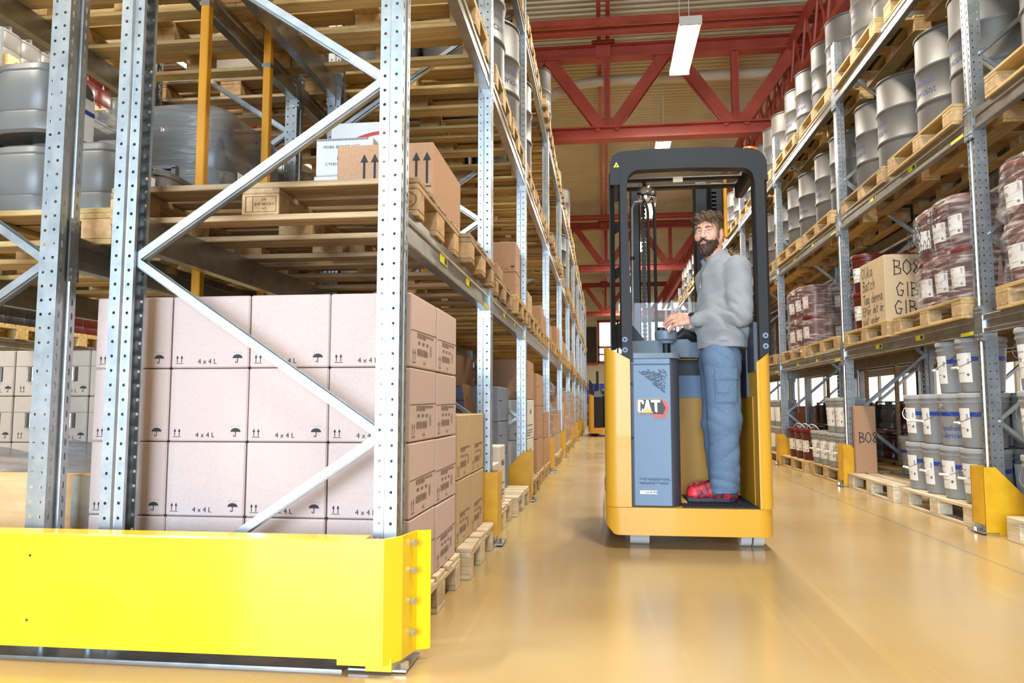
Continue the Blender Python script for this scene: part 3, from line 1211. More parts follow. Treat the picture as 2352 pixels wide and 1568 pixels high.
def pail(x, y, z, face, lab, kind='grey', group='pails', handle=None, text=False, parts=True, label=True, haccent=0.):
    """face = world angle the paper label looks to"""
    t = thing('pail', (x, y, z), lab, 'pail', group, face)
    M = cached(('pm', kind), lambda: pail_meshes(*{'grey': ('pail_grey', 'pail_lid'), 'red': ('pail_red', 'pail_red_lid'), 'blue': ('blue_drum', 'pail_lid')}[kind]))
    ob('body', M['body'], t)
    ob('lid', M['lid'], t)
    if kind == 'grey':
        ob('band', cached('pband', lambda: sector(.212, .242, 0, 2 * PI, .0009, 'band', 'pail_blue', 28)), t)
    if label:
        lb = ob('paper_label', cached(('plab', kind), lambda: sector(.07 if kind == 'grey' else .1, .27 if kind == 'grey' else .24, -.52, .52, .0016, 'paper_label', 'paper')), t)
        if parts:
            ob('label_print', cached('plprint', label_print), lb)
    if parts and kind == 'grey':
        ob('side_panel', cached('pside', lambda: sector(.05, .2, 1.15, 1.6, .0012, 'side_panel', 'pail_blue', 4)), t)
    if text:
        ob('lettering', cached('ptext', lambda: lub_text(.05, .1425, .125, .052).mesh('lettering', 'ink_blue', 0)), t, (0, 0, 0), (0, 0, -1.25))
    if handle:
        me = cached(('ph', handle), lambda: MB().tube(wire_handle(handle == 'up'), .0028 if handle == 'down' else .005, 6).mesh('handle', 'chrome' if handle == 'down' else 'white_plastic'))
        ob('handle', me, t, (0, 0, 0), (0, 0, haccent))
        for s in (-1, 1):
            ob('ear', cached('ear', lambda: MB().cyl((0, 0, 0), (0, .012, 0), .016, n=10).mesh('ear', 'pail_lid')), t, (s * -math.sin(haccent) * .144, s * math.cos(haccent) * .144, .285), (0, 0, haccent + (0 if s > 0 else PI)))
        if handle == 'down':
            ob('grip', cached('grip', lambda: MB().cyl((.172, -.045, .17), (.172, .045, .17), .009, n=8).mesh('grip', 'white_plastic')), t, (0, 0, 0), (0, 0, haccent))
    return t


# ---------------------------------------------------------------- jerrycans
def super_rings(rings, n=28, p=5.):
    """rounded-box loft: rings (z, hx, hy)"""
    vs, fs = [], []
    for z, hx, hy in rings:
        for i in range(n):
            a = 2 * PI * (i + .5) / n
            c, s = math.cos(a), math.sin(a)
            k = (abs(c) ** p + abs(s) ** p) ** (-1 / p)
            vs.append((hx * c * k, hy * s * k, z))
    for j in range(len(rings) - 1):
        fs += [(j * n + i, j * n + (i + 1) % n, (j + 1) * n + (i + 1) % n, (j + 1) * n + i) for i in range(n)]
    fs.append(tuple(range(n - 1, -1, -1)))
    fs.append(tuple(range((len(rings) - 1) * n, len(rings) * n)))
    return vs, fs


def jerrycan(x, y, z, rotz, lab, m='jug_grey', group='jerrycans', label=True):
    t = thing('jerrycan', (x, y, z), lab, 'jerrycan', group, rotz)

    def mk():
        b = MB()
        b.add(*super_rings([(0, .12, .14), (.012, .132, .152), (.08, .134, .155), (.088, .13, .151), (.094, .134, .155), (.25, .134, .155), (.258, .129, .15), (.265, .133, .154), (.29, .125, .146), (.305, .1, .12), (.31, .085, .1)]))
        b.box(-.04, .1, -.016, .016, .335, .35)
        b.box(-.04, -.02, -.016, .016, .3, .34)
        b.box(.08, .1, -.016, .016, .3, .34)
        return b.mesh('body', m, 40)
    ob('body', cached(('jug', m), mk), t)
    ob('cap', cached('jcap', lambda: MB().cyl((-.075, .0, .3), (-.075, 0, .34), .03, n=16).mesh('cap', 'jug_black')), t)
    if label:
        lb = ob('paper_label', cached('jlab', lambda: MB().box(.1335, .1352, -.13, .12, .03, .22).mesh('paper_label', 'paper', 0)), t)

        def lp():
            b = MB()
            b.box(.1345, .1362, -.13, .12, .15, .17)
            return b.mesh('label_band', 'ink_blue', 0)
        ob('label_band', cached('jlp', lp), lb)

        def tx():
            q = text_mb('Mobil', .04)
            b = MB()
            b.add([(.1365, x_ - .06, .195 + y_) for x_, y_, z_ in q.v], q.f)
            for cy in (-.07, .0):
                for k in (.035,):
                    T = Matrix.Translation((.1365, cy, .09))
                    b.add([(0, -k, 0), (0, 0, -k), (0, k, 0), (0, 0, k), (0, -k + .006, 0), (0, 0, -k + .006), (0, k - .006, 0), (0, 0, k - .006)],
                          [(0, 1, 5, 4), (1, 2, 6, 5), (2, 3, 7, 6), (3, 0, 4, 7)], T)
            return b.mesh('label_text', 'ink_red', 0)
        ob('label_text', cached('jtx', tx), lb)
    return t


# ---------------------------------------------------------------- stretch film
def stretch_wrap(x, y, z, hx, hy, h, lab, m='film', amp=.012, seed=1, flare=True, p=6., pinch=()):
    r = random.Random(seed)
    ph = [r.uniform(0, 6) for _ in range(8)]
    nz, n = 26, 56
    vs, fs = [], []
    for j in range(nz + 1):
        f = j / nz
        zz = h * f
        for i in range(n):
            a = 2 * PI * i / n
            c, s = math.cos(a), math.sin(a)
            k = (abs(c) ** p + abs(s) ** p) ** (-1 / p)
            q = amp * (math.sin(5 * a + 9 * f + ph[0]) + .7 * math.sin(11 * a - 23 * f + ph[1]) + .6 * math.sin(31 * f + 3 * a + ph[2])) * .5
            for pz in pinch:
                q -= .022 * math.exp(-((f - pz) / .035) ** 2)
            if flare and f < .06:
                q += .02 * (1 - f / .06)
            if f > .95:
                q -= .03 * ((f - .95) / .05) ** 2
            vs.append(((hx + q) * c * k, (hy + q) * s * k, zz + amp * .6 * math.sin(4 * a + ph[3])))
    for j in range(nz):
        fs += [(j * n + i, j * n + (i + 1) % n, (j + 1) * n + (i + 1) % n, (j + 1) * n + i) for i in range(n)]
    b = MB()
    b.add(vs, fs)
    return tag(b.build('stretch_wrap', m, None, (x, y, z), smooth=70), lab, 'stretch film', 'stretch films')


# ---------------------------------------------------------------- hand lettering (single strokes)
ST = {'O': [[(.3, 1), (.08, .75), (.05, .3), (.3, 0), (.55, .3), (.52, .75), (.3, 1)]], 'l': [[(.2, 1), (.18, .1), (.3, 0)]], 'i': [[(.2, .6), (.2, 0)], [(.2, .8), (.22, .84)]],
      'k': [[(.1, 1), (.1, 0)], [(.45, .62), (.12, .3), (.5, 0)]], 'a': [[(.45, .5), (.2, .58), (.05, .25), (.2, 0), (.42, .2), (.46, .56), (.46, .1), (.55, 0)]],
      'B': [[(.1, 1), (.1, 0)], [(.05, .98), (.45, .9), (.42, .6), (.12, .54), (.52, .4), (.48, .08), (.06, .0)]], 't': [[(.25, .95), (.22, .1), (.38, 0)], [(.05, .66), (.45, .68)]],
      'c': [[(.45, .5), (.25, .6), (.06, .3), (.2, 0), (.46, .08)]], 'h': [[(.1, 1), (.1, 0)], [(.1, .35), (.3, .58), (.45, .4), (.46, 0)]], 'T': [[(.05, .95), (.6, 1)], [(.33, .98), (.3, 0)]],
      'g': [[(.45, .5), (.2, .58), (.06, .28), (.22, .05), (.44, .2), (.46, .55), (.45, -.25), (.15, -.35)]], 'd': [[(.45, .45), (.2, .55), (.05, .22), (.2, 0), (.42, .15)], [(.47, 1), (.46, .05)]],
      'e': [[(.08, .28), (.45, .32), (.3, .58), (.08, .35), (.15, .03), (.46, .06)]], 'n': [[(.08, .55), (.1, 0)], [(.1, .32), (.3, .56), (.43, .4), (.46, 0)]],
      'E': [[(.5, .95), (.12, .95), (.1, 0), (.52, .0)], [(.12, .5), (.42, .52)]], 'f': [[(.5, .9), (.3, 1), (.2, .7), (.2, -.1)], [(.04, .52), (.42, .55)]], 'r': [[(.1, .55), (.12, 0)], [(.12, .3), (.25, .52), (.45, .52)]],
      's': [[(.42, .52), (.15, .55), (.1, .36), (.4, .24), (.35, .02), (.06, .02)]], 'u': [[(.08, .55), (.12, .08), (.3, .02), (.44, .25), (.45, .56), (.47, 0)]],
      'G': [[(.5, .85), (.3, 1), (.06, .6), (.15, .08), (.4, .02), (.52, .4), (.32, .42)]], 'I': [[(.2, 1), (.2, 0)]], '1': [[(.08, .75), (.22, 1), (.2, 0)]], '0': [[(.3, 1), (.08, .7), (.08, .25), (.28, 0), (.5, .3), (.5, .75), (.3, 1)]],
      '8': [[(.45, .85), (.25, 1), (.12, .78), (.45, .3), (.3, .0), (.1, .2), (.4, .65), (.45, .85)]], '-': [[(.06, .45), (.4, .47)]], '2': [[(.08, .8), (.28, 1), (.45, .75), (.06, 0), (.52, .02)]], ' ': []}
ST['ä'] = ST['a'] + [[(.15, .82), (.17, .84)], [(.36, .84), (.38, .86)]]


def scrawl(b, txt, x, y, s, w_=.008, step=.62, slope=0.):
    for ch in txt:
        for st in ST[ch]:
            pts = [(x + p[0] * s, y + p[1] * s + slope * p[0] * s) for p in st]
            for (ax, ay), (cx, cy) in zip(pts, pts[1:]):
                dx, dy = cx - ax, cy - ay
                L = math.hypot(dx, dy) or 1
                ux, uy = dx / L * w_ / 2, dy / L * w_ / 2
                b.add([(ax - ux + uy, ay - uy - ux, 0), (cx + ux + uy, cy + uy - ux, 0), (cx + ux - uy, cy + uy + ux, 0), (ax - ux - uy, ay - uy + ux, 0)], [(0, 1, 2, 3)])
        x += s * (step if ch not in 'li1I-' else step * .62)
        y += slope * s * step


def scrawl_on(parent, face, lst, box, m='ink', off=.002):
    b = MB()
    for a in lst:
        scrawl(b, *a)
    T = face_T(face, *box, off)
    b.v = [tuple(T @ Vector(p)) for p in b.v]
    return b.build('handwriting', m, parent, smooth=0)
# ================================================================= cargo
def slots(i):
    return (('near', LY[i] + .56), ('far', LY[i] + 1.46)) if i < 2 else (('near', LY[i] + .5), ('middle', LY[i] + 1.39), ('far', LY[i] + 2.28))


LPX = -1.25          # pallet centre, left rack
zL = [0.] + [z + .12 for z in LZ]
zR = [0.] + [z + .12 for z in RZ]


def shelf(k, rack):
    return ('floor by the %s rack' % rack) if k == 0 else ('%s rack %s' % (rack, LN[k]))


def dl(x, y, z, where, side, text=True, **kw):
    return drum(x, y, z, 'grey steel drum %s' % where, side, text, **kw)


crnd = random.Random(21)
CM = ['carton', 'carton_tan', 'carton', 'carton_grey']


def far_boxes(x0, x1, y0, y1, z, hmax, where, aisle):
    """a stack of cartons on a far pallet: one or two columns by a few rows"""
    n = crnd.choice((1, 2, 2))
    d = (y1 - y0) / n
    for c in range(n):
        zz = z
        top = z + hmax * crnd.uniform(.45, 1)
        r = 0
        while zz < top - .12:
            h = crnd.choice((.24, .3, .36))
            mm = crnd.choice(CM)
            cn = {'carton': 'brown', 'carton_tan': 'tan', 'carton_grey': 'grey-brown'}[mm]
            carton(x0, x1, y0 + c * d + .006, y0 + (c + 1) * d - .006, zz, zz + h, mm, '%s %s carton, %s %s, %s' % ({.24: 'flat', .3: 'square', .36: 'tall'}[h], cn, ('lowest', 'second', 'third', 'fourth')[min(r, 3)], 'on near side' if c == 0 else 'on far side', where), ((aisle, 'plain'),))
            zz += h + .002
            r += 1


# ---- left rack pallets and their loads
for i in range(len(LY) - 1):
    for nm, y in slots(i):
        for k in range(4):
            if i > 7 and k == 0:
                continue
            kd = 'white' if k == 0 and i < 2 else ('old' if (k == 1 and i < 1) or crnd.random() < .3 else 'fresh')
            if y < 4 and k == 3:
                continue
            pallet(LPX + rint(-.02, .02), y, zL[k], 0, 'wooden pallet on the %s, %s bay, %s slot' % (shelf(k, 'left'), ORD[i + 1], nm), kind=kd, detail=y < 11.5)
            z = zL[k] + PALLET_H
            wh = '%s, %s bay, %s slot' % (shelf(k, 'left'), ORD[i + 1], nm)
            if k in (2, 3) and y > 4.4 and i < 6:
                if (k, i, nm) in ((2, 1, 'near'), (2, 1, 'far'), (2, 2, 'near'), (3, 3, 'near'), (2, 4, 'middle'), (3, 5, 'near'), (3, 1, 'far')):
                    dl(-.955, y, z, 'at the aisle edge, %s' % wh, -.9 + rint(-.3, .3), group='left rack drums', simple=i > 3)
                    if i < 3:
                        dl(-1.55, y, z, 'at the back, %s' % wh, -.9, group='left rack drums', simple=True)
            if k == 1 and i >= 2 and i < 8:
                if (i * 3 + int(y * 2)) % 3:
                    far_boxes(-1.12, -.7, y + crnd.choice((-.36, -.05)), y + .36, z, .36, wh, '+x')
            if k == 0 and i >= 3 and i < 8:
                if (i + int(y)) % 3 == 0:
                    far_boxes(-1.3, -.7, y - .36, y + .36, z, .6, wh, '+x')
                    stretch_wrap(-1.0, y, z, .34, .4, .95, 'crumpled clear film round boxes, %s' % wh, seed=i, amp=.03)
                else:
                    far_boxes(-1.2, -.69, y - .36, y + .36, z, 1., wh, '+x')

# bay 1, floor: the pale 4 x 4 L cartons
pz = PALLET_H
for c in range(4):
    for r in range(4):
        x1 = -.675 - c * .302
        lab = 'pale 4x4L carton, %s row from bottom, %s column from the aisle' % (ORD[r + 1], ORD[c + 1])
        carton(x1 - .298, x1, 2.585, 2.98, pz + r * .266, pz + r * .266 + .263, 'carton_pale' if True else '', lab, (('-y', '4x4'),) + ((('+x', 'side'),) if c == 0 else ()), 'pale four-litre cartons', slit=('+x',) if c == 0 else None)
for r in range(4):
    carton(-.975, -.672, 2.987, 3.385, pz + r * .266, pz + r * .266 + .262, 'carton_pale', 'pale 4x4L carton behind the corner column, %s row from bottom' % ORD[r + 1], (('+x', 'side'),), 'pale four-litre cartons', slit=('+x',))
for c in range(1, 4):
    x1 = -.675 - c * .302
    carton(x1 - .298, x1, 2.987, 3.385, pz + 3 * .266, pz + 3 * .266 + .262, 'carton_pale', 'pale 4x4L carton in the hidden top row, %s from the aisle' % ORD[c + 1], (), 'pale four-litre cartons') if False else None
# bay 1, floor, far slot: tan cartons, two by two
for r in range(2):
    for c in range(2):
        carton(-1.07, -.69, 3.5 + c * .4, 3.892 + c * .4, pz + r * .31, pz + r * .31 + .307, 'carton_tan', 'tan carton beside pale stack, %s row, %s from the camera' % (('lower', 'upper')[r], ('nearer', 'further')[c]), (('+x', 'side'),), 'tan cartons', tape=(r == 1))
# bay 2: white patterned boxes at the aisle, cartons coloured as lit by blue daylight behind
for r in range(2):
    carton(-.98, -.70, 4.72 + r * .3, 5.0 + r * .3, pz, pz + .29 + r * .1, 'carton_white', 'white printed carton on the floor pallet past the guard, %s' % ('nearer, lower one', 'taller one behind')[r], (('+x', 'white'), ('-y', 'white')), 'white printed cartons', ink='ink_grey')
for c in range(2):
    for r in range(3):
        carton(-1.16 - c * .37, -.8 - c * .37, 5.66, 6.28, pz + r * .27, pz + r * .27 + .267, 'carton_bluelit', 'blue-lit carton behind the second guard, %s row, %s column' % (('bottom', 'middle', 'top')[r], ('aisle', 'inner')[c]), (('-y', 'plain'), ('+x', 'plain')), 'blue-lit cartons')
for r in range(3):
    carton(-1.8, -1.26, 4.7, 5.2, pz + r * .25, pz + r * .25 + .247, 'carton_bluelit', 'blue-lit carton deep in the second bay under the white box, %s row' % ('bottom', 'middle', 'top')[r], (('-y', 'plain'),), 'blue-lit cartons')
carton(-1.55, -1.1, 5.7, 6.25, pz + .812, pz + 1.05, 'carton', 'brown carton lying on top of the blue-lit stack behind the guard', (), 'cartons')
carton(-1.7, -1.3, 4.72, 5.1, pz + .75, pz + .98, 'carton_white', 'white carton marked 1 on the nearest blue-lit stack', (), 'cartons')
# curved sheet of cardboard leaning there
b = MB()
vs = []
for j in range(9):
    f = j / 8
    for yy in (5.3, 5.62):
        vs += [(-1.0 + .12 * f * f, yy - .05 + .1 * f, .95 - .8 * f * f - .06 * math.sin(PI * f)), (-.992 + .12 * f * f, yy - .05 + .1 * f, .958 - .8 * f * f - .06 * math.sin(PI * f))]
fs = []
for j in range(8):
    q = j * 4
    fs += [(q, q + 4, q + 6, q + 2), (q + 1, q + 3, q + 7, q + 5), (q, q + 1, q + 5, q + 4), (q + 2, q + 6, q + 7, q + 3)]
b.add(vs, fs)
tag(b.build('cardboard_sheet', 'carton', smooth=50), 'curled brown cardboard sheet hanging beside the blue-lit cartons', 'cardboard')
# bay 3 floor
for c, (y0, y1, h, m) in enumerate(((6.62, 7.36, .36, 'carton_white'), (7.5, 8.22, .33, 'carton'), (8.4, 9.1, .3, 'carton'))):
    for r in range(3 - (c == 2)):
        mm = 'carton_white' if (c == 0 and r < 2) else 'carton'
        carton(-1.15, -.69 + (.02 if c else 0), y0, y1, pz + r * h, pz + (r + 1) * h - .004, mm, '%s carton, left floor, third bay, %s stack, %s row' % ('white printed' if mm == 'carton_white' else 'brown', ('near', 'middle', 'far')[c], ORD[r + 1]),
               (('+x', 'white' if mm == 'carton_white' else 'plain'),) + ((('-y', 'plain'),) if c == 0 else ()), 'third bay cartons', ink='ink_grey')
# bay 1, first shelf: arrow carton, white boxes
z1 = zL[1] + PALLET_H
carton(-1.1, -.69, 2.96, 3.56, z1, z1 + .255, 'carton', 'brown carton with double up arrows on the first left shelf', (('-y', 'arrows'),), 'cartons', tape=True)
for q, (x0, x1, y0, y1, za, zb, pr, lab) in enumerate(((-1.46, -1.14, 3.6, 3.9, 0, .335, None, 'white carton at the bottom of the small stack behind the arrow carton'),
                                                     (-1.45, -1.15, 3.6, 3.9, .337, .53, 'label', 'white carton with printed product label, middle of the small stack'),
                                                     (-1.5, -1.16, 3.93, 4.23, .2, .46, 'ring', 'white carton with red arc, topmost behind the arrow carton'))):
    if q == 2:
        carton(x0, x1, y0, y1, z1, z1 + .74, 'carton_white', lab, (('-y', 'ring'),), 'small white cartons')
    else:
        carton(x0, x1, y0, y1, z1 + za, z1 + zb, 'carton_white', lab, (('-y', 'label'),) if pr else (), 'small white cartons')
# stamps burnt into the nearest pallets
def stamp(lab, spots):
    t = PALS[lab]
    for kind, pos in spots:
        b = MB()
        if kind == 'de':
            for i, tx_ in enumerate(('DE-', 'BW 48310-0', 'HT')):
                ic_text(b, tx_, .016, .018 - i * .018, .015)
            for q in ((-.058, -.03, -.055, .03), (-.058, .028, .062, .03), (-.058, -.03, .062, -.028), (.06, -.03, .062, .03), (-.03, -.03, -.028, .03)):
                rect(b, *q)
            T = face_T('-y', pos[0], 0, pos[1], 0, pos[2], .0015)
        else:
            ic_text(b, 'EPAL', 0, 0, .03, bold=.015)
            for i in range(24):
                a0, a1 = 2 * PI * i / 24, 2 * PI * (i + 1) / 24
                b.add([(.055 * k * math.cos(a), .034 * k * math.sin(a), 0) for a, k in ((a0, 1), (a1, 1), (a1, .93), (a0, .93))], [(0, 3, 2, 1)])
            T = face_T(kind, pos[0], pos[0], pos[1], 0, pos[2], .0015)
        b.v = [tuple(T @ Vector(p)) for p in b.v]
        b.build('stamp', 'ink_brown', t, smooth=0)


stamp('wooden pallet on the left rack first shelf, first bay, near slot', (('de', (0, -.4, .061)), ('-y', (.54, -.4, .061)), ('-y', (-.5275, -.4, .061))))
# bay 2, first shelf: two-tier brown cartons
for c in range(2):
    for r in range(2 - c):
        carton(-1.12, -.7, 5.97 if c == 0 else 4.9, 6.29 if c == 0 else 5.2, z1 + r * .25, z1 + r * .25 + (.247 if c == 0 else .12), 'carton', 'brown 12x1L carton on the first left shelf, second bay, %s' % [['lower of two', 'upper of two'], ['low one by itself', '']][c][r], (('-y', '12x1'), ('+x', 'plain')), 'cartons')
# red lettered drum label above
# ---- rack behind: first shelf with jerrycans and wrapped stack
zb = 1.42
pallet(-2.47, 3.02, zb, 0, 'wooden pallet carrying grey jerrycans in the back-to-back rack, far left', 'fresh')
zt = zb + PALLET_H
for n_, (x, y, q) in enumerate(((-2.06, 2.86, 0), (-2.36, 2.86, 0), (-2.36, 2.86, 1), (-2.66, 2.86, 0), (-2.66, 2.86, 1), (-2.06, 3.2, 0), (-2.36, 3.2, 0))):
    jerrycan(x, y, zt + q * .352, rint(-.03, .03), 'grey jerrycan with white label, %s, on far-left shelf' % ['front right, standing alone', 'front middle, lower', 'front middle, upper', 'front left, lower', 'front left, upper', 'second row, right', 'second row, middle'][n_])
for p_, (yc, nm) in enumerate(((3.87, 'nearer'), (4.92, 'further'))):
    pallet(-2.47, yc, zb, 0, 'wooden pallet under the %s film-wrapped stack, back-to-back rack' % nm, 'fresh')
    for c in range(4):
        for r in range(2):
            jerrycan(-2.05 - c * .28, yc - .2, zt + r * .352, 0, 'grey jerrycan inside the %s film wrap, front row, %s from right, %s layer' % (nm, ORD[c + 1], ('lower', 'upper')[r]), label=False)
    for r in range(2):
        jerrycan(-2.05, yc + .14, zt + r * .352, 0, 'grey jerrycan inside the %s film wrap, side row, %s layer' % (nm, ('lower', 'upper')[r]), label=True)
    w_ = stretch_wrap(-2.46, yc, zt - .02, .56, .385, .8, 'grey stretch film round the %s jerrycan stack behind the yellow posts' % nm, 'film_grey', seed=5 + p_, amp=.005, pinch=(.62,), p=7.)
    MB().box(.5635, .565, -.22, .08, .2, .48).build('paper_label', 'paper', w_, smooth=0)
for i in range(6):
    for nm, y in slots(i):
        for k in (0, 1, 2, 3):
            if k == 1 and y < 5.2:
                continue
            if k == 0 and y < 4:
                continue
            if k == 3 and y < 4.4:
                continue
            z = (0, zb, zL[2], zL[3])[k]
            pallet(-2.47, y, z, 0, 'wooden pallet on the %s, %s bay, %s slot' % (shelf(k, 'back-to-back'), ORD[i + 1], nm), 'old' if crnd.random() < .4 else 'fresh', detail=y < 7)
            if k >= 1 and y > 4.2:
                far_boxes(-2.6, -1.95, y - .36, y + .36, z + PALLET_H, .8, '%s, %s bay, %s slot' % (shelf(k, 'back-to-back'), ORD[i + 1], nm), '+x')
# ---- rack behind, floor: pine collar crate, film bag, 12 x 1 L cartons
pallet(-2.47, 3.02, 0, 0, 'wooden pallet under the pine crate behind the barrier', 'white')
t = thing('pine_crate', (-2.47, 3.02, PALLET_H), 'open pine crate with steel corner hinges behind the yellow barrier', 'crate')
for z0, z1_ in ((0, .2), (.203, .41)):
    MB().cbox(-.6, .6, -.4, -.38, z0, z1_, .003).build('side_board', 'pine', t)
    MB().cbox(-.6, .6, .38, .4, z0, z1_, .003).build('side_board', 'pine', t)
    MB().cbox(.58, .6, -.38, .38, z0, z1_, .003).build('end_board', 'pine', t)
    MB().cbox(-.6, -.58, -.38, .38, z0, z1_, .003).build('end_board', 'pine', t)
    b = MB().box(.5, .603, -.405, -.4, z0 + .01, z1_ - .01).box(.6, .605, -.403, -.3, z0 + .01, z1_ - .01)
    for q in range(5):
        b.cyl((.602, -.403, z0 + .02 + q * .036), (.602, -.403, z0 + .044 + q * .036), .01, n=8)
    b.build('hinge', 'galvanised', t)
b = MB()
n1, n2 = 22, 14
vs, fs = [], []
for j in range(n2 + 1):
    for i in range(n1 + 1):
        u, v = i / n1, j / n2
        e = (math.sin(PI * u) * math.sin(PI * v)) ** .4
        vs.append((-3.0 + 1.08 * u, 2.68 + .66 * v, .46 + .2 * e * (.55 + .45 * u) + .025 * math.sin(17 * u + 5 * v) * e + .02 * math.sin(9 * v - 13 * u) * e))
for j in range(n2):
    for i in range(n1):
        a = j * (n1 + 1) + i
        fs.append((a, a + 1, a + n1 + 2, a + n1 + 1))
b.add(vs, fs)
tag(b.build('film_bag', 'film_bag', smooth=80), 'crumpled clear plastic film bulging out of the pine crate', 'plastic film')
pallet(-2.83, 3.95, 0, 0, 'wooden pallet under the 12x1L cartons behind the pine crate', 'white')
for c in range(3):
    for r in range(4):
        x1 = -2.197 - c * .42
        o = carton(x1 - .416, x1, 3.56, 3.85, pz + r * .237, pz + r * .237 + .234, 'carton_grey', 'grey-brown 12x1L carton with window, %s row from bottom, %s from right' % (ORD[r + 1], ORD[c + 1]), (('-y', '12x1'),), 'twelve-litre cartons')
        for wx in (-.11, .115):
            q = MB().box(wx - .03, wx + .03, -.1462, -.1445, .075, .15).build('window_slot', 'ink', o, smooth=0)
            for s in (-1, 1):
                MB().cyl((wx + s * .014, -.1455, .077), (wx + s * .014, -.1455, .148), .0125, n=10).build('bottle', 'chrome', q)
        MB().box(-.207, .207, -.1458, -.1446, .152, .1545).build('flap_seam', 'carton_dark', o, smooth=0)
# ---- distant rack beyond the next aisle
for i in range(3):
    for c in range(3):
        y = TY[i] + .5 + c * .9
        for k in (0, 1, 2, 3):
            z = zL[k]
            pallet(TX - .58, y, z, 0, 'distant pallet beyond the next aisle, %s, %s bay, %s' % (('floor', 'first shelf', 'second shelf', 'top shelf')[k], ORD[i + 1], ('near', 'middle', 'far')[c]), detail=False)
            for q in range(3):
                m = 'jug_black' if (k == 1 and (c + i) % 2) else ('pail_red' if k == 1 or (k == 3 and c == 1) else 'jug_grey')
                jerrycan(TX - .18, y - .28 + q * .28, z + PALLET_H, 0, 'distant %s jerrycan, %s, %s bay, %s pallet, %s' % ({'jug_black': 'black', 'pail_red': 'red', 'jug_grey': 'grey'}[m], ('floor', 'first shelf', 'second shelf', 'top shelf')[k], ORD[i + 1], ('near', 'middle', 'far')[c], ORD[q + 1]), m, 'distant jerrycans', label=False)

# ================================================================= right rack
RPX = 2.805
AIS = PI + .12        # label direction towards aisle and camera


def rs(i, s):
    return RY[i] + (.75, 2.1)[s]


NMS = ('near', 'far')
for i in range(8):
    for s in range(2):
        y = rs(i, s)
        if i == 0:
            if s == 0:
                continue
            y = RY[0] + 1.93
        for k in range(4):
            if i == 0 and k == 3:
                continue
            kd = 'white' if (k == 0 and i < 2) else ('old' if crnd.random() < .18 else 'fresh')
            pallet(RPX + rint(-.02, .02), y, zR[k], PI / 2, 'wooden pallet on the %s, %s bay, %s slot' % (shelf(k, 'right'), ORD[i + 1], NMS[s]), kd, detail=y < 14)
            z = zR[k] + PALLET_H
            wh = '%s, %s bay, %s slot' % (shelf(k, 'right'), ORD[i + 1], NMS[s])
            if k in (2, 3) or (k == 1 and i > 3):
                ds = {(1, 0): (5.56, 6.16), (1, 1): (7.03, 7.63), (2, 0): (8.5, 9.1), (2, 1): (9.85, 10.45), (0, 1): (4.03, 4.63)}.get((i, s), (y - .3, y + .3))
                for q, yy in enumerate(ds):
                    drum(2.8, yy, z, 'grey steel drum, %s half, %s' % (('nearer', 'further')[q], wh), AIS + rint(-.3, .12), True, paper=(i == 2 and k == 3 and q == 0), group='right rack drums', simple=i > 4)

# bay 1 floor: pails on the near pallet
for c in range(4):
    for r in range(3):
        if r == 2 and c > 1:
            continue
        y = 5.52 + c * .315
        tx = (r == 1 and c == 1)
        pail(2.575, y, pz + r * .375, AIS + (1.7 if tx else 0) + rint(-.15, .15), 'grey pail with blue band, front row, %s layer, %s from the camera' % (('lower', 'middle', 'upper')[r], ORD[c + 1]), 'grey', 'right floor pails',
             handle='down', text=tx, haccent=rint(-.4, .5))
for c in range(4):
    for r in range(2):
        pail(2.9, 5.52 + c * .315, pz + r * .375, AIS + .3, 'grey pail in the second row behind, %s layer, %s from the camera' % (('lower', 'upper')[r], ORD[c + 1]), 'grey', 'right floor pails', parts=False)
# bay 1 floor far pallet: pails and a carton kept to the back
for c, (x, y) in enumerate(((3.04, 7.08), (3.04, 7.41), (2.99, 7.74))):
    for r in range(2 - (c == 2)):
        pail(x, y, pz + r * .375, AIS + 1.0, 'grey pail at the back of the half-empty pallet, %s, %s layer' % (ORD[c + 1], ('lower', 'upper')[r]), 'grey', 'right floor pails')
o = carton(2.46, 2.66, 7.86, 7.93, pz, pz + .66, 'carton', 'narrow brown carton standing beside grey pails by the second upright', (), 'cartons')
scrawl_on(o, '-y', [('BO8', .03, .3, .1)], (-.1, .1, -.035, .035, 0))
# bay 0 floor: pails past the first upright
for c in range(2):
    for r in range(3):
        pail(2.575 , 4.75 - c * .32, pz + r * .375, AIS + .2, 'grey pail beyond the nearest right upright, %s layer, %s one' % (('lower', 'middle', 'upper')[r], ('further', 'nearer')[c]), 'grey', 'right edge pails', handle='down', haccent=.3)
# bay 2 floor: red pails and grey pails
for c in range(3):
    pail(2.56, 9.72 + c * .33, pz, AIS + .2, 'dark red pail with white label, %s of three from the camera' % ORD[c + 1], 'red', 'red pails', handle='up')
for c in range(4):
    for r in range(2):
        if r == 1 and c > 1:
            continue
        pail(2.56, 8.32 + c * .315, pz + r * .375, AIS + .2, 'grey pail past the second upright, %s layer, %s from the camera' % (('lower', 'upper')[r], ORD[c + 1]), 'grey', 'second bay pails', handle='down' if r == 0 else None)
o = carton(2.8, 2.9, 9.2, 9.75, pz, pz + .75, 'carton', 'tall brown card with handwriting standing behind the red pails', (), 'cartons')
scrawl_on(o, '-x', [('BO8', .08, .45, .14)], (-.05, .05, -.275, .275, 0))
for i in (3, 4, 5):
    for s in range(2):
        for c in range(3):
            for r in range(2):
                pail(2.56, rs(i, s) - .4 + c * .36, pz + r * .375, AIS + .2, 'grey pail, right floor, %s bay, %s pallet, %s layer, %s along' % (ORD[i + 1], NMS[s], ('lower', 'upper')[r], ORD[c + 1]), 'grey', 'far right pails', parts=False)
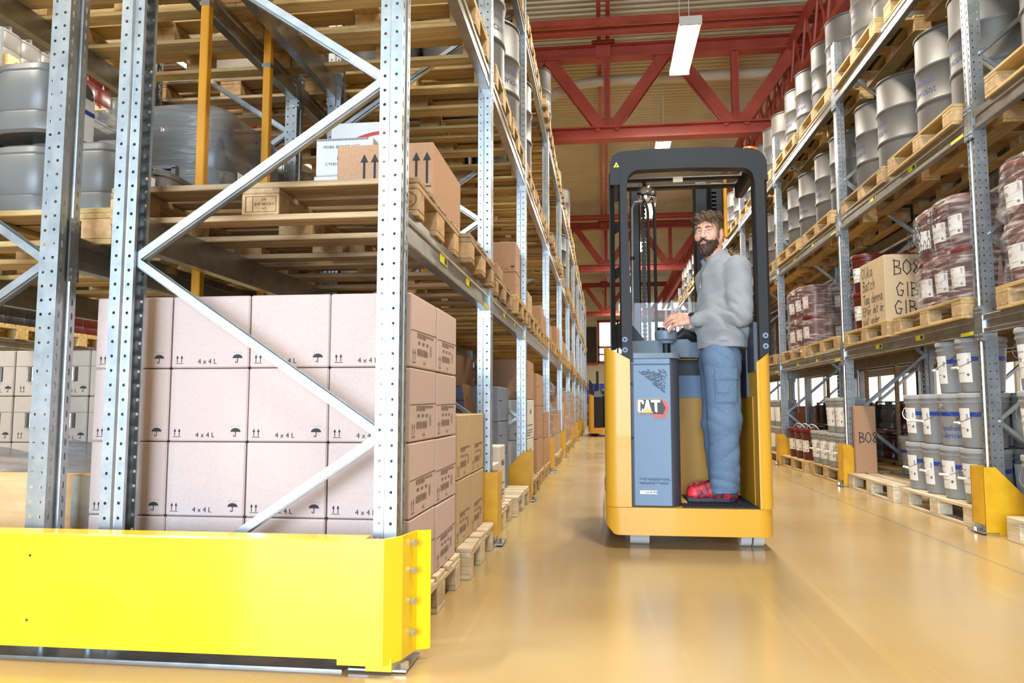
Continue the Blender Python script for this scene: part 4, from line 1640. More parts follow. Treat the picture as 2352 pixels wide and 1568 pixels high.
# first shelf: handwritten carton and red pails
z1 = zR[1] + PALLET_H
o = carton(2.45, 2.95, 6.9, 7.5, z1, z1 + .6, 'carton_tan', 'large tan carton with black handwriting in Swedish, right rack first shelf', (), 'cartons', rot=.02)
bx_ = (-.25, .25, -.3, .3, 0)
scrawl_on(o, '-x', [('Olika', .05, .46, .105, .007), ('Batch', .07, .34, .1, .007), ('Tag denna', .07, .215, .09, .007, .58), ('Efter det är', .05, .115, .075, .006, .56), ('slut under', .05, .025, .072, .006, .58)], bx_)
scrawl_on(o, '-y', [('BO8-110', .07, .42, .13, .009), ('GIB200', .09, .23, .12, .009), ('GIB', .07, .07, .12, .009)], bx_)
for c in range(2):
    for r in range(2):
        if c == 1 and r == 1:
            pass
        pail(2.6 + c * .32, 7.72, z1 + r * .375 - .0, AIS + .4, 'dark red pail behind the handwritten carton, %s, %s layer' % (('aisle side', 'inner side')[c], ('lower', 'upper')[r]), 'red', 'red pails', handle='down' if c == 0 else None, haccent=.3)
# film-wrapped stacks of red pails on the first shelf
for n_, (yc, nm, seed) in enumerate(((5.87, 'marked BO8-110', 2), (9.98, 'beyond second upright', 6), (4.5, 'at picture edge', 9))):
    hy = .42 if n_ == 0 else .5
    for r in range(2):
        for c in range(3):
            pail(2.6, yc - hy + .16 + c * (hy * 2 - .32) / 2, z1 + r * .375, AIS + .1, 'dark red pail under film in stack %s, aisle row, %s, %s along' % (nm, ('lower', 'upper')[r], ORD[c + 1]), 'red', 'wrapped red pails')
        for c in range(1):
            pail(2.95, yc - hy + .16, z1 + r * .375, AIS + .8, 'dark red pail under film in stack %s, inner row, %s' % (nm, ('lower', 'upper')[r]), 'red', 'wrapped red pails')
    w_ = stretch_wrap(2.8, yc, z1 - .06, .385, hy + .02, .82, 'clear stretch film round the red pail stack %s' % nm, 'film', seed=seed, amp=.016, pinch=(.52,), p=5.)
    if n_ == 0:
        scrawl_on(w_, '-x', [('BO8-110', .1, .54, .14, .011, .7, .12), ('GIB2001', .14, .42, .1, .009, .7, .12)], (-.385, .385, -.42, .42, 0), off=.032)

# back-to-back rack behind the right one
QX = RX + RD + .2
for i in range(5):
    frame(QX, RY[i], 1, RD, 'frame of the rack standing behind the right one, %s along' % ORD[i + 1], 'rear right frames', detail=False)
for i in range(4):
    for k, z in enumerate(RZ):
        for fr in (0, 1):
            beam(QX - .012 if not fr else QX + RD + .012, RY[i], RY[i + 1], z, 1 if not fr else -1, 'beam of the rack behind the right one, %s, %s bay, %s' % (LN[k + 1], ORD[i + 1], ('inner', 'outer')[fr]), 'rear right beams', detail=False)
    for s in range(2):
        for k in range(4):
            y = rs(i, s)
            pallet(QX + .42, y, zR[k], PI / 2, 'pallet in the rack behind the right one, %s, %s bay, %s slot' % (('floor', LN[1], LN[2], LN[3])[k], ORD[i + 1], NMS[s]), 'fresh', detail=False)
            if k in (2, 3) and i > 0:
                for q in (-.3, .3):
                    drum(QX + .42, y + q, zR[k] + PALLET_H, 'drum in the rack behind the right one, %s, %s bay, %s slot, %s' % (LN[k], ORD[i + 1], NMS[s], ('nearer', 'further')[q > 0]), AIS, False, group='rear right drums', simple=True)
            if k == 0 and i > 0:
                for c in range(3):
                    for r in range(2):
                        m = ('jug_black', 'pail_red', 'jug_grey')[(c + r + i + s) % 3]
                        jerrycan(QX + .2, y - .4 + c * .38, pz + r * .37, PI, '%s jerrycan behind right rack, %s bay, %s pallet, %s layer, %s along' % ({'jug_black': 'black', 'pail_red': 'red', 'jug_grey': 'grey'}[m], ORD[i + 1], NMS[s], ('lower', 'upper')[r], ORD[c + 1]), m, 'rear right jerrycans', label=False)
for i, y in enumerate((6.3, 7.55, 9.2, 10.2, 11.9)):
    t = thing('wooden_post', (RX + RD + .1, y, 0), 'slim orange-brown post between the right racks, %s from the camera' % ORD[i + 1], 'post', 'orange posts')
    MB().cbox(-.02, .02, -.02, .02, .01, 2.55, .004).build('post_tube', 'wood_old', t)
    MB().box(-.05, .05, -.05, .05, 0, .012).build('base_plate', 'yellow_post', t, smooth=0)
# ================================================================= reach trucks
mat('glass_clear', '#dfe6ea', .05, alpha=.12)
mat('glass_roof', '#8d9096', .08, alpha=.35)
mat('beacon_orange', '#e8650f', .25, emit=('#ff7a1a', .25))
mat('logo_red', '#c4252c', .35)
mat('logo_dark', '#2d2a28', .5)
mat('logo_silver', '#e6e6e8', .35)
mat('truck_panel', '#7288a0', .6, spec=.3)
mat('truck_panel_dark', '#3f3f49', .5)


def loft(plan, z0, z1):
    """prism over a plan polygon with sloping ends; z0,z1 functions of (x,y)"""
    b = MB()
    n = len(plan)
    vs = [(x, y, z0(x, y)) for x, y in plan] + [(x, y, z1(x, y)) for x, y in plan]
    fs = [tuple(range(n))[::-1], tuple(range(n, 2 * n))] + [(i, (i + 1) % n, n + (i + 1) % n, n + i) for i in range(n)]
    ar = sum(plan[i][0] * plan[(i + 1) % n][1] - plan[(i + 1) % n][0] * plan[i][1] for i in range(n))
    if ar < 0:
        fs = [f[::-1] for f in fs]
    b.add(vs, fs)
    return b


def K(v):
    return lambda x, y: v


def arc(cx, cy, r, a0, a1, n=6):
    return [(cx + r * math.cos(a0 + (a1 - a0) * i / n), cy + r * math.sin(a0 + (a1 - a0) * i / n)) for i in range(n + 1)]


def truck(dx, dy, lab, main):
    t = thing('reach_truck', (.465 + dx, 5.0 + dy, 0), lab, 'forklift', 'reach trucks')
    O = (-.465, -5.0, 0)

    def P(b, nm, m, par=None, sm=35):
        return b.build(nm, m, par or t, O if par is None else (0, 0, 0), smooth=sm)
    skirt = [(.0, 5.6)] + arc(.09, 4.45, .09, PI, 1.5 * PI) + arc(.84, 4.45, .09, 1.5 * PI, 2 * PI) + [(.93, 5.6)]
    P(loft(skirt, lambda x, y: .08 + max(0, .05 - x) * 1.1, K(.232)), 'rear_skirt', 'truck_yellow')
    P(loft([(.01, 5.62), (.01, 4.8), (.1, 4.8), (.1, 5.62)], K(.232), K(.9)), 'side_panel', 'truck_yellow')
    P(loft([(-.006, 5.5), (-.006, 4.62), (.004, 4.62), (.004, 5.5)], K(.13), K(.3)), 'side_plate', 'truck_yellow')
    # left column
    lc = [(.0, 4.85)] + arc(.075, 4.44, .075, PI, 1.5 * PI) + [(.147, 4.365), (.147, 4.85)]
    P(loft(lc, K(.234), lambda x, y: 1.15 - .55 * x), 'rear_column', 'truck_yellow')
    rc = [(.852, 4.85), (.852, 4.367), (.868, 4.362)] + arc(.87, 4.42, .06, 1.5 * PI, 2 * PI) + [(.93, 4.85)]
    P(loft(rc, K(.234), lambda x, y: 1.055 + .8 * (x - .86)), 'rear_column', 'truck_yellow')
    if main:
        # overhead-guard posts
        lp = loft([(.103, 4.46), (.103, 4.372), (.165, 4.372), (.168, 4.46)], lambda x, y: 1.155 - .62 * x, K(2.1))
        lp.v = [(x if z < 1.4 else (x - (.024 if x > .13 else 0) * min(1, (z - 1.3) / .4)), y, z) for x, y, z in lp.v]
        P(lp, 'guard_post', 'truck_dark')
        ch = MB()
        for z0, z1 in ((1.13, 1.29), (1.54, 1.62), (1.81, 1.88), (2.14, 2.2)):
            ch.add([(.045, 4.47, z0), (.103, 4.374, z0 + .02), (.103, 4.374, z1), (.045, 4.47, z1 - .02), (.05, 4.475, z0), (.107, 4.38, z0 + .02), (.107, 4.38, z1), (.05, 4.475, z1 - .02)],
                   [(0, 1, 2, 3), (7, 6, 5, 4), (0, 4, 5, 1), (3, 2, 6, 7)])
        for a, c in (((.045, 4.47), (.07, 4.42)), ((.094, 4.39), (.103, 4.374))):
            ch.add([(a[0], a[1], 1.13), (c[0], c[1], 1.13), (c[0], c[1], 2.2), (a[0], a[1], 2.2)], [(0, 1, 2, 3)])
        P(ch, 'post_grille', 'truck_dark', sm=0)
        P(MB().box(.04, .05, 4.47, 4.62, 1.13, 2.2), 'post_side', 'truck_dark', sm=0)
        rp_ = loft([(.866, 4.47), (.866, 4.385), (.874, 4.375), (.925, 4.375), (.942, 4.40), (.942, 4.47)], lambda x, y: 1.06 + .8 * (x - .86), K(2.1))
        P(rp_, 'guard_post', 'truck_dark')
        P(loft([(.845, 4.6), (.845, 4.4), (.868, 4.4), (.868, 4.6)], K(1.0), lambda x, y: 1.28), 'post_bracket', 'truck_panel_dark')
        for x, zz in ((.12, (1.185, 1.125)), (.905, (1.2, 1.14))):
            for z in zz:
                bo = P(MB().cyl((x, 4.374, z), (x, 4.366, z), .016, n=14), 'bolt', 'truck_panel')
                MB().cyl((x, 4.3665, z), (x, 4.364, z), .007, n=6).build('bolt_socket', 'truck_black', bo)
        # roof frame
        ro = [(.046, 2.1)] + arc(.126, 2.222, .08, PI, PI / 2, 8) + [(.3, 2.308), (.6, 2.306)] + arc(.843, 2.19, .1, PI / 2, 0, 8) + [(.943, 2.1), (.866, 2.1)] + arc(.8, 2.11, .066, 0, PI / 2, 6) + [(.5, 2.188)] + arc(.215, 2.115, .07, PI / 2, PI, 6) + [(.143, 2.1)]
        P(MB().prism(ro, 'y', 4.375, 4.45), 'roof_arch', 'truck_dark')
        for x0, x1 in ((.05, .11), (.88, .94)):
            P(MB().cbox(x0, x1, 4.45, 5.1, 2.19, 2.285, .012), 'roof_rail', 'truck_dark')
        P(MB().cbox(.1, .89, 5.04, 5.1, 2.262, 2.285, .008), 'roof_crossbar', 'truck_dark')
        P(MB().cbox(.11, .88, 4.86, 4.9, 2.262, 2.285, .008), 'roof_crossbar', 'truck_black')
        P(MB().box(.1, .89, 4.45, 5.08, 2.287, 2.295), 'roof_glass', 'glass_roof', sm=0)
        P(MB().prism([(.066, 2.205), (.1, 2.205), (.083, 2.237)], 'y', 4.3735, 4.3745), 'warning_sticker', 'sticker_yellow', sm=0)
        if main:
            P(MB().prism([(.079, 2.21), (.087, 2.21), (.083, 2.226)], 'y', 4.372, 4.3733), 'sticker_print', 'ink', sm=0)
            P(MB().box(.44, .5, 4.452, 4.455, 2.19, 2.22).box(.44, .5, 4.7, 4.705, 2.2, 2.235), 'rating_plate', 'paper', sm=0)
            P(MB().cyl((.12, 4.42, 2.3), (.24, 4.46, 2.315), .01).tube([(.06, 4.42, 2.28), (.12, 4.42, 2.31), (.17, 4.43, 2.3), (.24, 4.44, 2.318), (.33, 4.45, 2.308)], .007), 'cable', 'truck_black')
            # beacon
            P(MB().cyl((.885, 4.6, 2.26), (.885, 4.6, 2.31), .055, n=20), 'beacon_base', 'wheel_white')
            P(MB().lathe([(.062, 2.31), (.062, 2.325), (.052, 2.355), (.03, 2.368), (0, 2.37)], 20, T=Matrix.Translation((.885, 4.6, 0))), 'beacon', 'beacon_orange')
            # lamp head / mirror under the roof
            P(MB().lathe([(.064 * math.sin(PI * i / 12), -.045 * math.cos(PI * i / 12)) for i in range(13)], 28, T=T_(.285, 4.86, 2.17, PI / 2 - .25, 0, .1)), 'mirror', 'chrome', sm=80)
            P(MB().tube([(.285, 4.87, 2.2), (.27, 4.88, 2.26)], .012).cyl((.25, 4.84, 2.12), (.32, 4.84, 2.14), .015), 'mirror_bracket', 'truck_black')
            P(MB().tube([(.18, 4.74, 1.15), (.185, 4.74, 2.05), (.2, 4.74, 2.09), (.25, 4.76, 2.1)], .008, 10), 'grab_rod', 'galvanised')
            P(MB().cyl((.183, 4.74, 1.72), (.183, 4.74, 1.74), .014), 'rod_clamp', 'truck_black')
    else:
        P(loft([(.02, 4.5), (.02, 4.42), (.13, 4.42), (.13, 4.5)], K(1.07), lambda x, y: 1.52 - 1.2 * max(0, x - .02)), 'side_wing', 'truck_black')
        P(MB().cyl((.33, 4.9, 1.1), (.33, 4.9, 1.2), .09, n=16), 'control_head', 'truck_dark')
    # mast
    for x0, x1 in ((.2, .27), (.66, .755)):
        P(MB().cbox(x0, x1, 5.46, 5.58, .25, 2.42 if main else 1.78, .01), 'mast_rail', 'truck_black')
    for x in (.295, .8):
        c = MB()
        for i in range(62 if main else 4):
            z = .5 + i * .03
            c.box(x - .016, x + .016, 5.47, 5.5, z, z + .016)
            c.box(x - .009, x + .009, 5.465, 5.505, z + .014, z + .032)
        tag(P(c, 'chain', 'truck_black', sm=0), kind='stuff')
    if main:
        P(MB().cbox(.76, .88, 5.47, 5.52, 2.0, 2.42, .03), 'mast_head', 'truck_black')
        for x in (.325, .372):
            P(MB().tube([(x, 5.42, .4), (x, 5.42, 2.2), (x - .02, 5.45, 2.33)], .011, 8), 'hose', 'truck_black')
        P(MB().box(.2, .66, 5.28, 5.285, 1.05, 1.52), 'wind_screen', 'glass_clear', sm=0)
        P(MB().cbox(.86, .885, 5.42, 5.46, 2.0, 2.42, .006), 'hose_guide', 'yellow_post')
    # motor / battery cover
    P(loft([(.147, 4.85), (.147, 4.408), (.378, 4.408), (.392, 4.415), (.432, 4.48), (.432, 4.85)], K(.234), K(1.075)), 'cover_body', 'truck_panel_dark' if main else 'truck_black')
    fp = P(MB().cbox(.165, .376, 4.396, 4.41, .238, 1.04, .004), 'cover_panel', 'truck_panel' if main else 'truck_dark')
    P(MB().cbox(.15, .376, 4.394, 4.41, 1.042, 1.078, .006), 'cover_trim', 'truck_panel')
    P(loft([(.145, 4.86), (.145, 4.392), (.38, 4.392), (.396, 4.4), (.438, 4.47), (.438, 4.86)], K(1.078), K(1.108)), 'cover_cap', 'truck_slate')
    if main:
        v = MB()
        r = random.Random(2)

        def slot(x, z, l):
            v.prism([(x, z), (x + .006, z), (x + .006 + l, z - l * .75), (x + l, z - l * .75)], 'y', 4.3945, 4.3965)
        for ln in range(-9, 22):
            t0 = -.02
            while t0 < .26:
                l = r.choice((.014, .03, .04, .046))
                x0 = .19 + ln * .0105 + t0 * .78
                z0 = 1.015 - t0 * .62
                xa, za = x0 + l * .78, z0 - l * .62
                ok = lambda x, z: .19 <= x <= .358 and z <= 1.016 and z > 1.0 - (x - .19) * .82
                if ok(x0, z0) and ok(xa, za):
                    v.prism([(x0, z0), (x0 + .0045, z0 + .001), (xa + .0045, za + .001), (xa, za)], 'y', 4.3945, 4.3965)
                t0 += l + .008
        for row in range(2):
            for i in range(11):
                slot(.19 + i * .0155, .395 - row * .022, .018 * r.choice((.6, 1)))
        tag(P(v, 'vent_slots', 'truck_black', sm=0), kind='stuff')
        for z in (.93, .62):
            P(MB().cyl((.156, 4.409, z), (.156, 4.403, z), .007, n=10), 'screw', 'truck_dark')
        # CAT emblem
        y = 4.3935
        lo = P(MB().prism([(.192, .8435), (.343, .8435), (.3675, .794), (.344, .734), (.282, .734), (.268, .7585), (.2, .7585), (.185, .772), (.184, .832)], 'y', y - .0016, y + .002), 'emblem', 'truck_yellow', sm=0)
        MB().prism([(.194, .841), (.3415, .841), (.365, .794), (.3425, .7365), (.2835, .7365), (.27, .7605), (.201, .7605), (.1875, .773), (.187, .83)], 'y', y - .0021, y - .0015).build('emblem_plate', 'logo_dark', lo, smooth=0)

        def em(pts, m, d, nm):
            MB().prism(pts, 'y', y - d, y - .001).build(nm, m, lo, smooth=0)
        em([(.322, .839), (.341, .839), (.363, .793), (.341, .739), (.285, .739), (.275, .757), (.292, .757), (.332, .755), (.347, .793), (.330, .826)], 'logo_red', .0026, 'emblem_chevron')
        em([(.21, .765), (.277, .765), (.244, .795)], 'truck_yellow', .0034, 'emblem_triangle')
        em([(.196, .838), (.218, .838), (.224, .832), (.224, .815), (.212, .815), (.212, .826), (.203, .826), (.203, .774), (.212, .774), (.212, .787), (.224, .787), (.219, .769), (.198, .766), (.19, .774), (.19, .83)], 'logo_silver', .003, 'emblem_letter')
        em([(.237, .838), (.25, .838), (.266, .774), (.262, .778), (.2435, .796), (.226, .778), (.223, .774)], 'logo_silver', .003, 'emblem_letter')
        em([(.254, .838), (.322, .838), (.322, .826), (.307, .826), (.307, .768), (.294, .768), (.294, .826), (.259, .826)] if False else [(.262, .838), (.316, .838), (.316, .824), (.299, .824), (.299, .766), (.286, .772), (.283, .824), (.265, .824)], 'logo_silver', .003, 'emblem_letter')
        st = P(MB().box(.195, .292, 4.3938, 4.3962, .305, .325), 'battery_sticker', 'paper', sm=0)
        q = text_mb('Li-ION', .016, bold=.02, sx=1.4)
        MB().add([(x_ + .26, 4.3932, z_ + .315) for x_, z_, _ in q.v], q.f).build('sticker_print', 'ink', st, smooth=0)
    # footwell
    P(MB().box(.12, .86, 4.5, 5.5, .1, .2), 'platform', 'truck_dark', sm=0)
    mt = MB().box(.434, .85, 4.385, 4.978, .2325, .237)
    for i in range(23):
        mt.box(.436 + i * .018, .444 + i * .018, 4.39, 4.975, .237, .242)
    P(mt, 'rubber_mat', 'rubber', sm=0)
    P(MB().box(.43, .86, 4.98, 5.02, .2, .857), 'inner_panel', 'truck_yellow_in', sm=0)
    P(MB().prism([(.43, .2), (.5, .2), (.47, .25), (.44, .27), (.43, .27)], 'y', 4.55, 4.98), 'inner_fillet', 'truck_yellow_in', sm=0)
    P(MB().box(.43, .87, 4.97, 5.03, .857, 1.0), 'inner_panel', 'truck_panel', sm=0)
    P(MB().box(.43, .87, 5.0, 5.05, 1.0, 1.1), 'storage_recess', 'truck_black', sm=0)
    P(MB().box(.43, .6, 4.96, 5.05, 1.1, 1.118), 'top_rail', 'truck_yellow', sm=0)
    P(MB().box(.84, .86, 4.62, 5.0, .857, 1.17), 'right_lining', 'truck_panel_dark', sm=0)
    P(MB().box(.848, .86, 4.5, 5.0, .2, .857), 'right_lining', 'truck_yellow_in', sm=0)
    # console and steering
    P(loft([(.16, 5.1), (.16, 4.66), (.62, 4.86), (.62, 5.1)], K(1.108), lambda x, y: 1.2 - .0 * x + (.03 if x > .5 else 0)), 'console', 'truck_slate')
    P(MB().prism([(.165, 1.2), (.165, 1.3), (.18, 1.3), (.25, 1.21), (.25, 1.2)], 'y', 4.7, 4.9), 'console_screen', 'truck_black', sm=0)
    P(MB().cyl((.385, 4.76, 1.1), (.385, 4.76, 1.2), .026, n=16).cyl((.375, 4.735, 1.1), (.375, 4.735, 1.2), .004), 'steering_column', 'truck_black')
    P(MB().lathe([(0, 1.19), (.045, 1.19), (.05, 1.205), (.067, 1.215), (.07, 1.235), (.07, 1.262), (.064, 1.27), (0, 1.272)], 28, T=Matrix.Translation((.385, 4.76, 0))), 'steering_disc', 'truck_slate')
    P(MB().cyl((.36, 4.755, 1.27), (.36, 4.755, 1.29), .03, n=18), 'steering_knob', 'truck_black')
    P(MB().tube([(.44, 4.82, 1.22), (.5, 4.84, 1.26), (.56, 4.84, 1.235), (.6, 4.86, 1.22)], [.02, .04, .035, .02], 10), 'control_lever', 'truck_black')
    P(MB().cbox(.25, .31, 4.88, 4.92, 1.2, 1.225, .005), 'stop_button', 'ink_red')
    # running gear
    for x0, x1, y in ((.14, .25, 4.56), (.765, .825, 4.56), (.835, .895, 4.56)):
        P(MB().cyl((x0, y, .068), (x1, y, .068), .068, n=24), 'wheel', 'wheel_white' if main else 'rubber')
    for x0 in (.02, .8):
        P(MB().cbox(x0, x0 + .12, 5.6, 7.0, .06, .2, .01), 'support_leg', 'truck_black')
        P(MB().cyl((x0 + .02, 6.8, .06), (x0 + .1, 6.8, .06), .058, n=20), 'load_wheel', 'wheel_white')
    P(MB().cbox(.2, .75, 5.62, 5.68, .3, .8, .01), 'fork_carriage', 'truck_black')
    for x0 in (.25, .6):
        P(MB().cbox(x0, x0 + .1, 5.68, 6.8, .24, .28, .006), 'fork', 'truck_black')
    P(MB().box(.0, .93, 5.5, 5.62, .1, .95), 'front_bulkhead', 'truck_dark', sm=0)
    return t


truck(0, 0, 'yellow reach truck with its driver standing inside, in the middle of the aisle', True)
truck(-.43, 15.8, 'smaller yellow and grey reach truck parked far down the aisle', False)
# drums standing by the end of the aisle
for i, (x, y, m, z) in enumerate(((-.62, 29.6, 'pail_red', 0), (-.2, 29.9, 'pail_red', 0), (-.6, 29.6, 'blue_drum', .88), (-.18, 29.9, 'blue_drum', .88))):
    o = thing('oil_drum', (x - .1, y + 2, z), 'far %s drum at the end of the aisle, %s' % (('red', 'blue')[i > 1], ('left', 'right')[i % 2]), 'drum', 'far drums')
    MB().lathe([(0, 0), (.285, 0), (.29, .01), (.286, .28), (.296, .3), (.286, .32), (.286, .56), (.296, .58), (.286, .6), (.286, .86), (.28, .875), (0, .86)], 20).build('shell', m, o)
    MB().lathe([(.286, .86), (.294, .87), (.286, .88)], 20).build('top_rim', 'pail_lid', o)
# ================================================================= the driver
mat('skin', '#d8a58c', .5, noise=(22, '#c98f78', .4, .7), subs=.15)
mat('lip', '#b86f66', .45)
mat('hair_brown', '#4f3b2a', .6, noise=(60, '#75593f', .4, .65))
mat('beard_brown', '#33231a', .65, noise=(90, '#4d3626', .4, .65))
mat('sweat_grey', '#96989a', .95, sheen=.2, noise=(320, '#848688', .35, .7), bump=(500, .1))
mat('cloth_blue', '#62788f', .9, noise=(90, '#566c86', .4, .65), bump=(180, .1))
mat('shoe_red', '#c92a34', .5, noise=(24, '#5a2030', .42, .56))
mat('toe_red', '#e2303a', .45)
mat('shoe_dark', '#3a3340', .7)
mat('eye_white', '#e8e2dc', .2)
mat('eye_iris', '#3c4a52', .2)


def snet(f, lo, hi, h, name, m, smooth=True):
    """surface nets over signed distance f(points Nx3); fine cells only near the surface"""
    lo, hi = np.array(lo, float), np.array(hi, float)
    nc = np.ceil((hi - lo) / (4 * h)).astype(int)
    ax = [lo[i] + np.arange(nc[i] + 1) * 4 * h for i in range(3)]
    G = np.stack(np.meshgrid(*ax, indexing='ij'), -1)
    vc = f(G.reshape(-1, 3)).reshape(G.shape[:3])
    near = np.zeros(nc, bool)
    mn = np.full(nc, 9.)
    for a in (0, 1):
        for b_ in (0, 1):
            for c in (0, 1):
                q = np.abs(vc[a:a + nc[0], b_:b_ + nc[1], c:c + nc[2]])
                mn = np.minimum(mn, q)
    near = mn < 4.5 * h
    base = vc[:nc[0], :nc[1], :nc[2]]
    V = np.repeat(np.repeat(np.repeat(base, 4, 0), 4, 1), 4, 2)
    I = np.argwhere(near)
    off = np.stack(np.meshgrid(*[np.arange(4)] * 3, indexing='ij'), -1).reshape(-1, 3)
    idx = (I[:, None, :] * 4 + off[None]).reshape(-1, 3)
    out = np.empty(len(idx))
    for s in range(0, len(idx), 400000):
        out[s:s + 400000] = f(lo + idx[s:s + 400000] * h)
    V[idx[:, 0], idx[:, 1], idx[:, 2]] = out
    sg = V < 0
    n = np.array(V.shape) - 1
    cnt = np.zeros(n, np.int8)
    for a in (0, 1):
        for b_ in (0, 1):
            for c in (0, 1):
                cnt += sg[a:a + n[0], b_:b_ + n[1], c:c + n[2]]
    A = np.argwhere((cnt > 0) & (cnt < 8))
    num = np.full(n, -1, np.int64)
    num[A[:, 0], A[:, 1], A[:, 2]] = np.arange(len(A))
    cr = [(a, b_, c) for a in (0, 1) for b_ in (0, 1) for c in (0, 1)]
    cv = {k: V[A[:, 0] + k[0], A[:, 1] + k[1], A[:, 2] + k[2]] for k in cr}
    acc, w_ = np.zeros((len(A), 3)), np.zeros(len(A))
    for k in cr:
        for d in range(3):
            if k[d]:
                continue
            k2 = tuple(1 if i == d else k[i] for i in range(3))
            v0, v1 = cv[k], cv[k2]
            mk = (v0 < 0) != (v1 < 0)
            tt = np.where(mk, v0 / np.where(mk, v0 - v1, 1), 0)
            p = np.array(k, float)[None] + np.zeros((len(A), 3))
            p[:, d] += tt
            acc += np.where(mk[:, None], p, 0)
            w_ += mk
    P = lo + (A + acc / w_[:, None]) * h
    F = []
    for d in range(3):
        e1, e2 = (d + 1) % 3, (d + 2) % 3
        s0 = [slice(0, -1) if i == d else slice(1, -1) for i in range(3)]
        s1 = [slice(1, None) if i == d else slice(1, -1) for i in range(3)]
        a, c = sg[tuple(s0)], sg[tuple(s1)]
        E_ = np.argwhere(a != c)
        if not len(E_):
            continue
        ins = a[E_[:, 0], E_[:, 1], E_[:, 2]]
        q = E_.copy()
        for i in range(3):
            if i != d:
                q[:, i] += 1
        u1, u2 = np.zeros(3, int), np.zeros(3, int)
        u1[e1], u2[e2] = 1, 1
        g = lambda r: num[r[:, 0], r[:, 1], r[:, 2]]
        Q = np.stack([g(q - u1 - u2), g(q - u2), g(q), g(q - u1)], 1)
        Q[~ins] = Q[~ins][:, ::-1]
        F.append(Q)
    F = np.concatenate(F)
    F = F[(F >= 0).all(1)]
    me = bpy.data.meshes.new(name)
    me.from_pydata(P.tolist(), [], F.tolist())
    me.materials.append(MATS[m])
    me.shade_smooth()
    return me


def cap(p, a, b_, r0, r1=None):
    r1 = r0 if r1 is None else r1
    a, b_ = np.array(a, float), np.array(b_, float)
    ab = b_ - a
    tt = np.clip(((p - a) @ ab) / (ab @ ab), 0, 1)
    return np.linalg.norm(p - a - tt[:, None] * ab, axis=1) - (r0 + (r1 - r0) * tt)


def ell(p, c, r):
    q = (p - np.array(c)) / np.array(r)
    l = np.linalg.norm(q, axis=1)
    return (l - 1) * min(r) * np.where(l > 1, 1.0, 1.0)


def smin(a, b_, k):
    h = np.clip(.5 + .5 * (b_ - a) / k, 0, 1)
    return b_ + (a - b_) * h - k * h * (1 - h)


def smax(a, b_, k):
    return -smin(-a, -b_, k)


def rotz_(p, a):
    c, s = math.cos(a), math.sin(a)
    return np.stack([p[:, 0] * c - p[:, 1] * s, p[:, 0] * s + p[:, 1] * c, p[:, 2]], 1)


def wav(p, fx, fy, fz, ph):
    return np.sin(p[:, 0] * fx + p[:, 1] * fy + p[:, 2] * fz + ph)


HC = np.array([-.02, -.015, 1.648])
HA = math.radians(26)          # head turned towards the camera, a little to the left


def hl(p):
    """person frame -> head frame (face towards -Y)"""
    q = rotz_(p - HC, HA)
    c, s = math.cos(.06), math.sin(.06)
    return np.stack([q[:, 0], q[:, 1] * c + q[:, 2] * s, -q[:, 1] * s + q[:, 2] * c], 1)


def hw(v):
    """head frame -> person frame"""
    c, s = math.cos(.06), math.sin(.06)
    x, y, z = v[0], v[1] * c - v[2] * s, v[1] * s + v[2] * c
    c, s = math.cos(-HA), math.sin(-HA)
    return (x * c - y * s + HC[0], x * s + y * c + HC[1], z + HC[2])


def head_sdf(q):
    d = ell(q, (0, .018, .035), (.076, .096, .098))
    d = smin(d, ell(q, (0, -.02, -.05), (.06, .074, .076)), .04)
    d = smin(d, ell(q, (0, -.072, -.1), (.024, .022, .02)), .03)
    d = smin(d, cap(q, (-.036, -.074, .036), (.036, -.074, .036), .013), .02)
    for s in (-1, 1):
        d = smin(d, ell(q, (s * .044, -.058, -.018), (.024, .024, .026)), .025)
        d = smax(d, -(np.linalg.norm(q - np.array((s * .031, -.1, .012)), axis=1) - .0165), .014)
        d = smin(d, ell(q, (s * .0815, .018, -.004), (.011, .022, .034)), .006)
        d = smin(d, cap(q, (s * .018, -.091, .0185), (s * .045, -.0825, .0165), .0055), .004)
        d = smin(d, cap(q, (s * .018, -.088, .0035), (s * .044, -.081, .0045), .0046), .004)
        d = smin(d, ell(q, (s * .0125, -.101, -.028), (.0085, .01, .008)), .006)
    d = smin(d, cap(q, (0, -.088, .022), (0, -.112, -.024), .007, .011), .012)
    d = smin(d, cap(q, (-.018, -.091, -.0555), (.018, -.091, -.0555), .0075), .008)
    d = smin(d, cap(q, (-.014, -.089, -.0665), (.014, -.089, -.0665), .0085), .008)
    return d


# arms: shoulder, elbow, wrist (left is the camera side)
ARM_L = [(.125, -.165, 1.4), (.135, -.195, 1.115), (-.115, -.07, 1.11)]
ARM_R = [(.0, .19, 1.39), (.06, .27, 1.12), (-.1, .235, 1.035)]
FING = []
for i, (ln, y, z) in enumerate(((.82, -.052, 1.083), (.98, -.04, 1.106), (1.04, -.024, 1.127), (.96, -.004, 1.143))):
    k = (-.2 - .004 * i, y, z)
    m1 = (k[0] - .046 * ln, y + .014, z - .006)
    m2 = (m1[0] - .028 * ln, y + .03, m1[2] - .018)
    m3 = (m2[0] - .015 * ln, y + .042, m2[2] - .02)
    FING.append((k, m1, m2, m3))


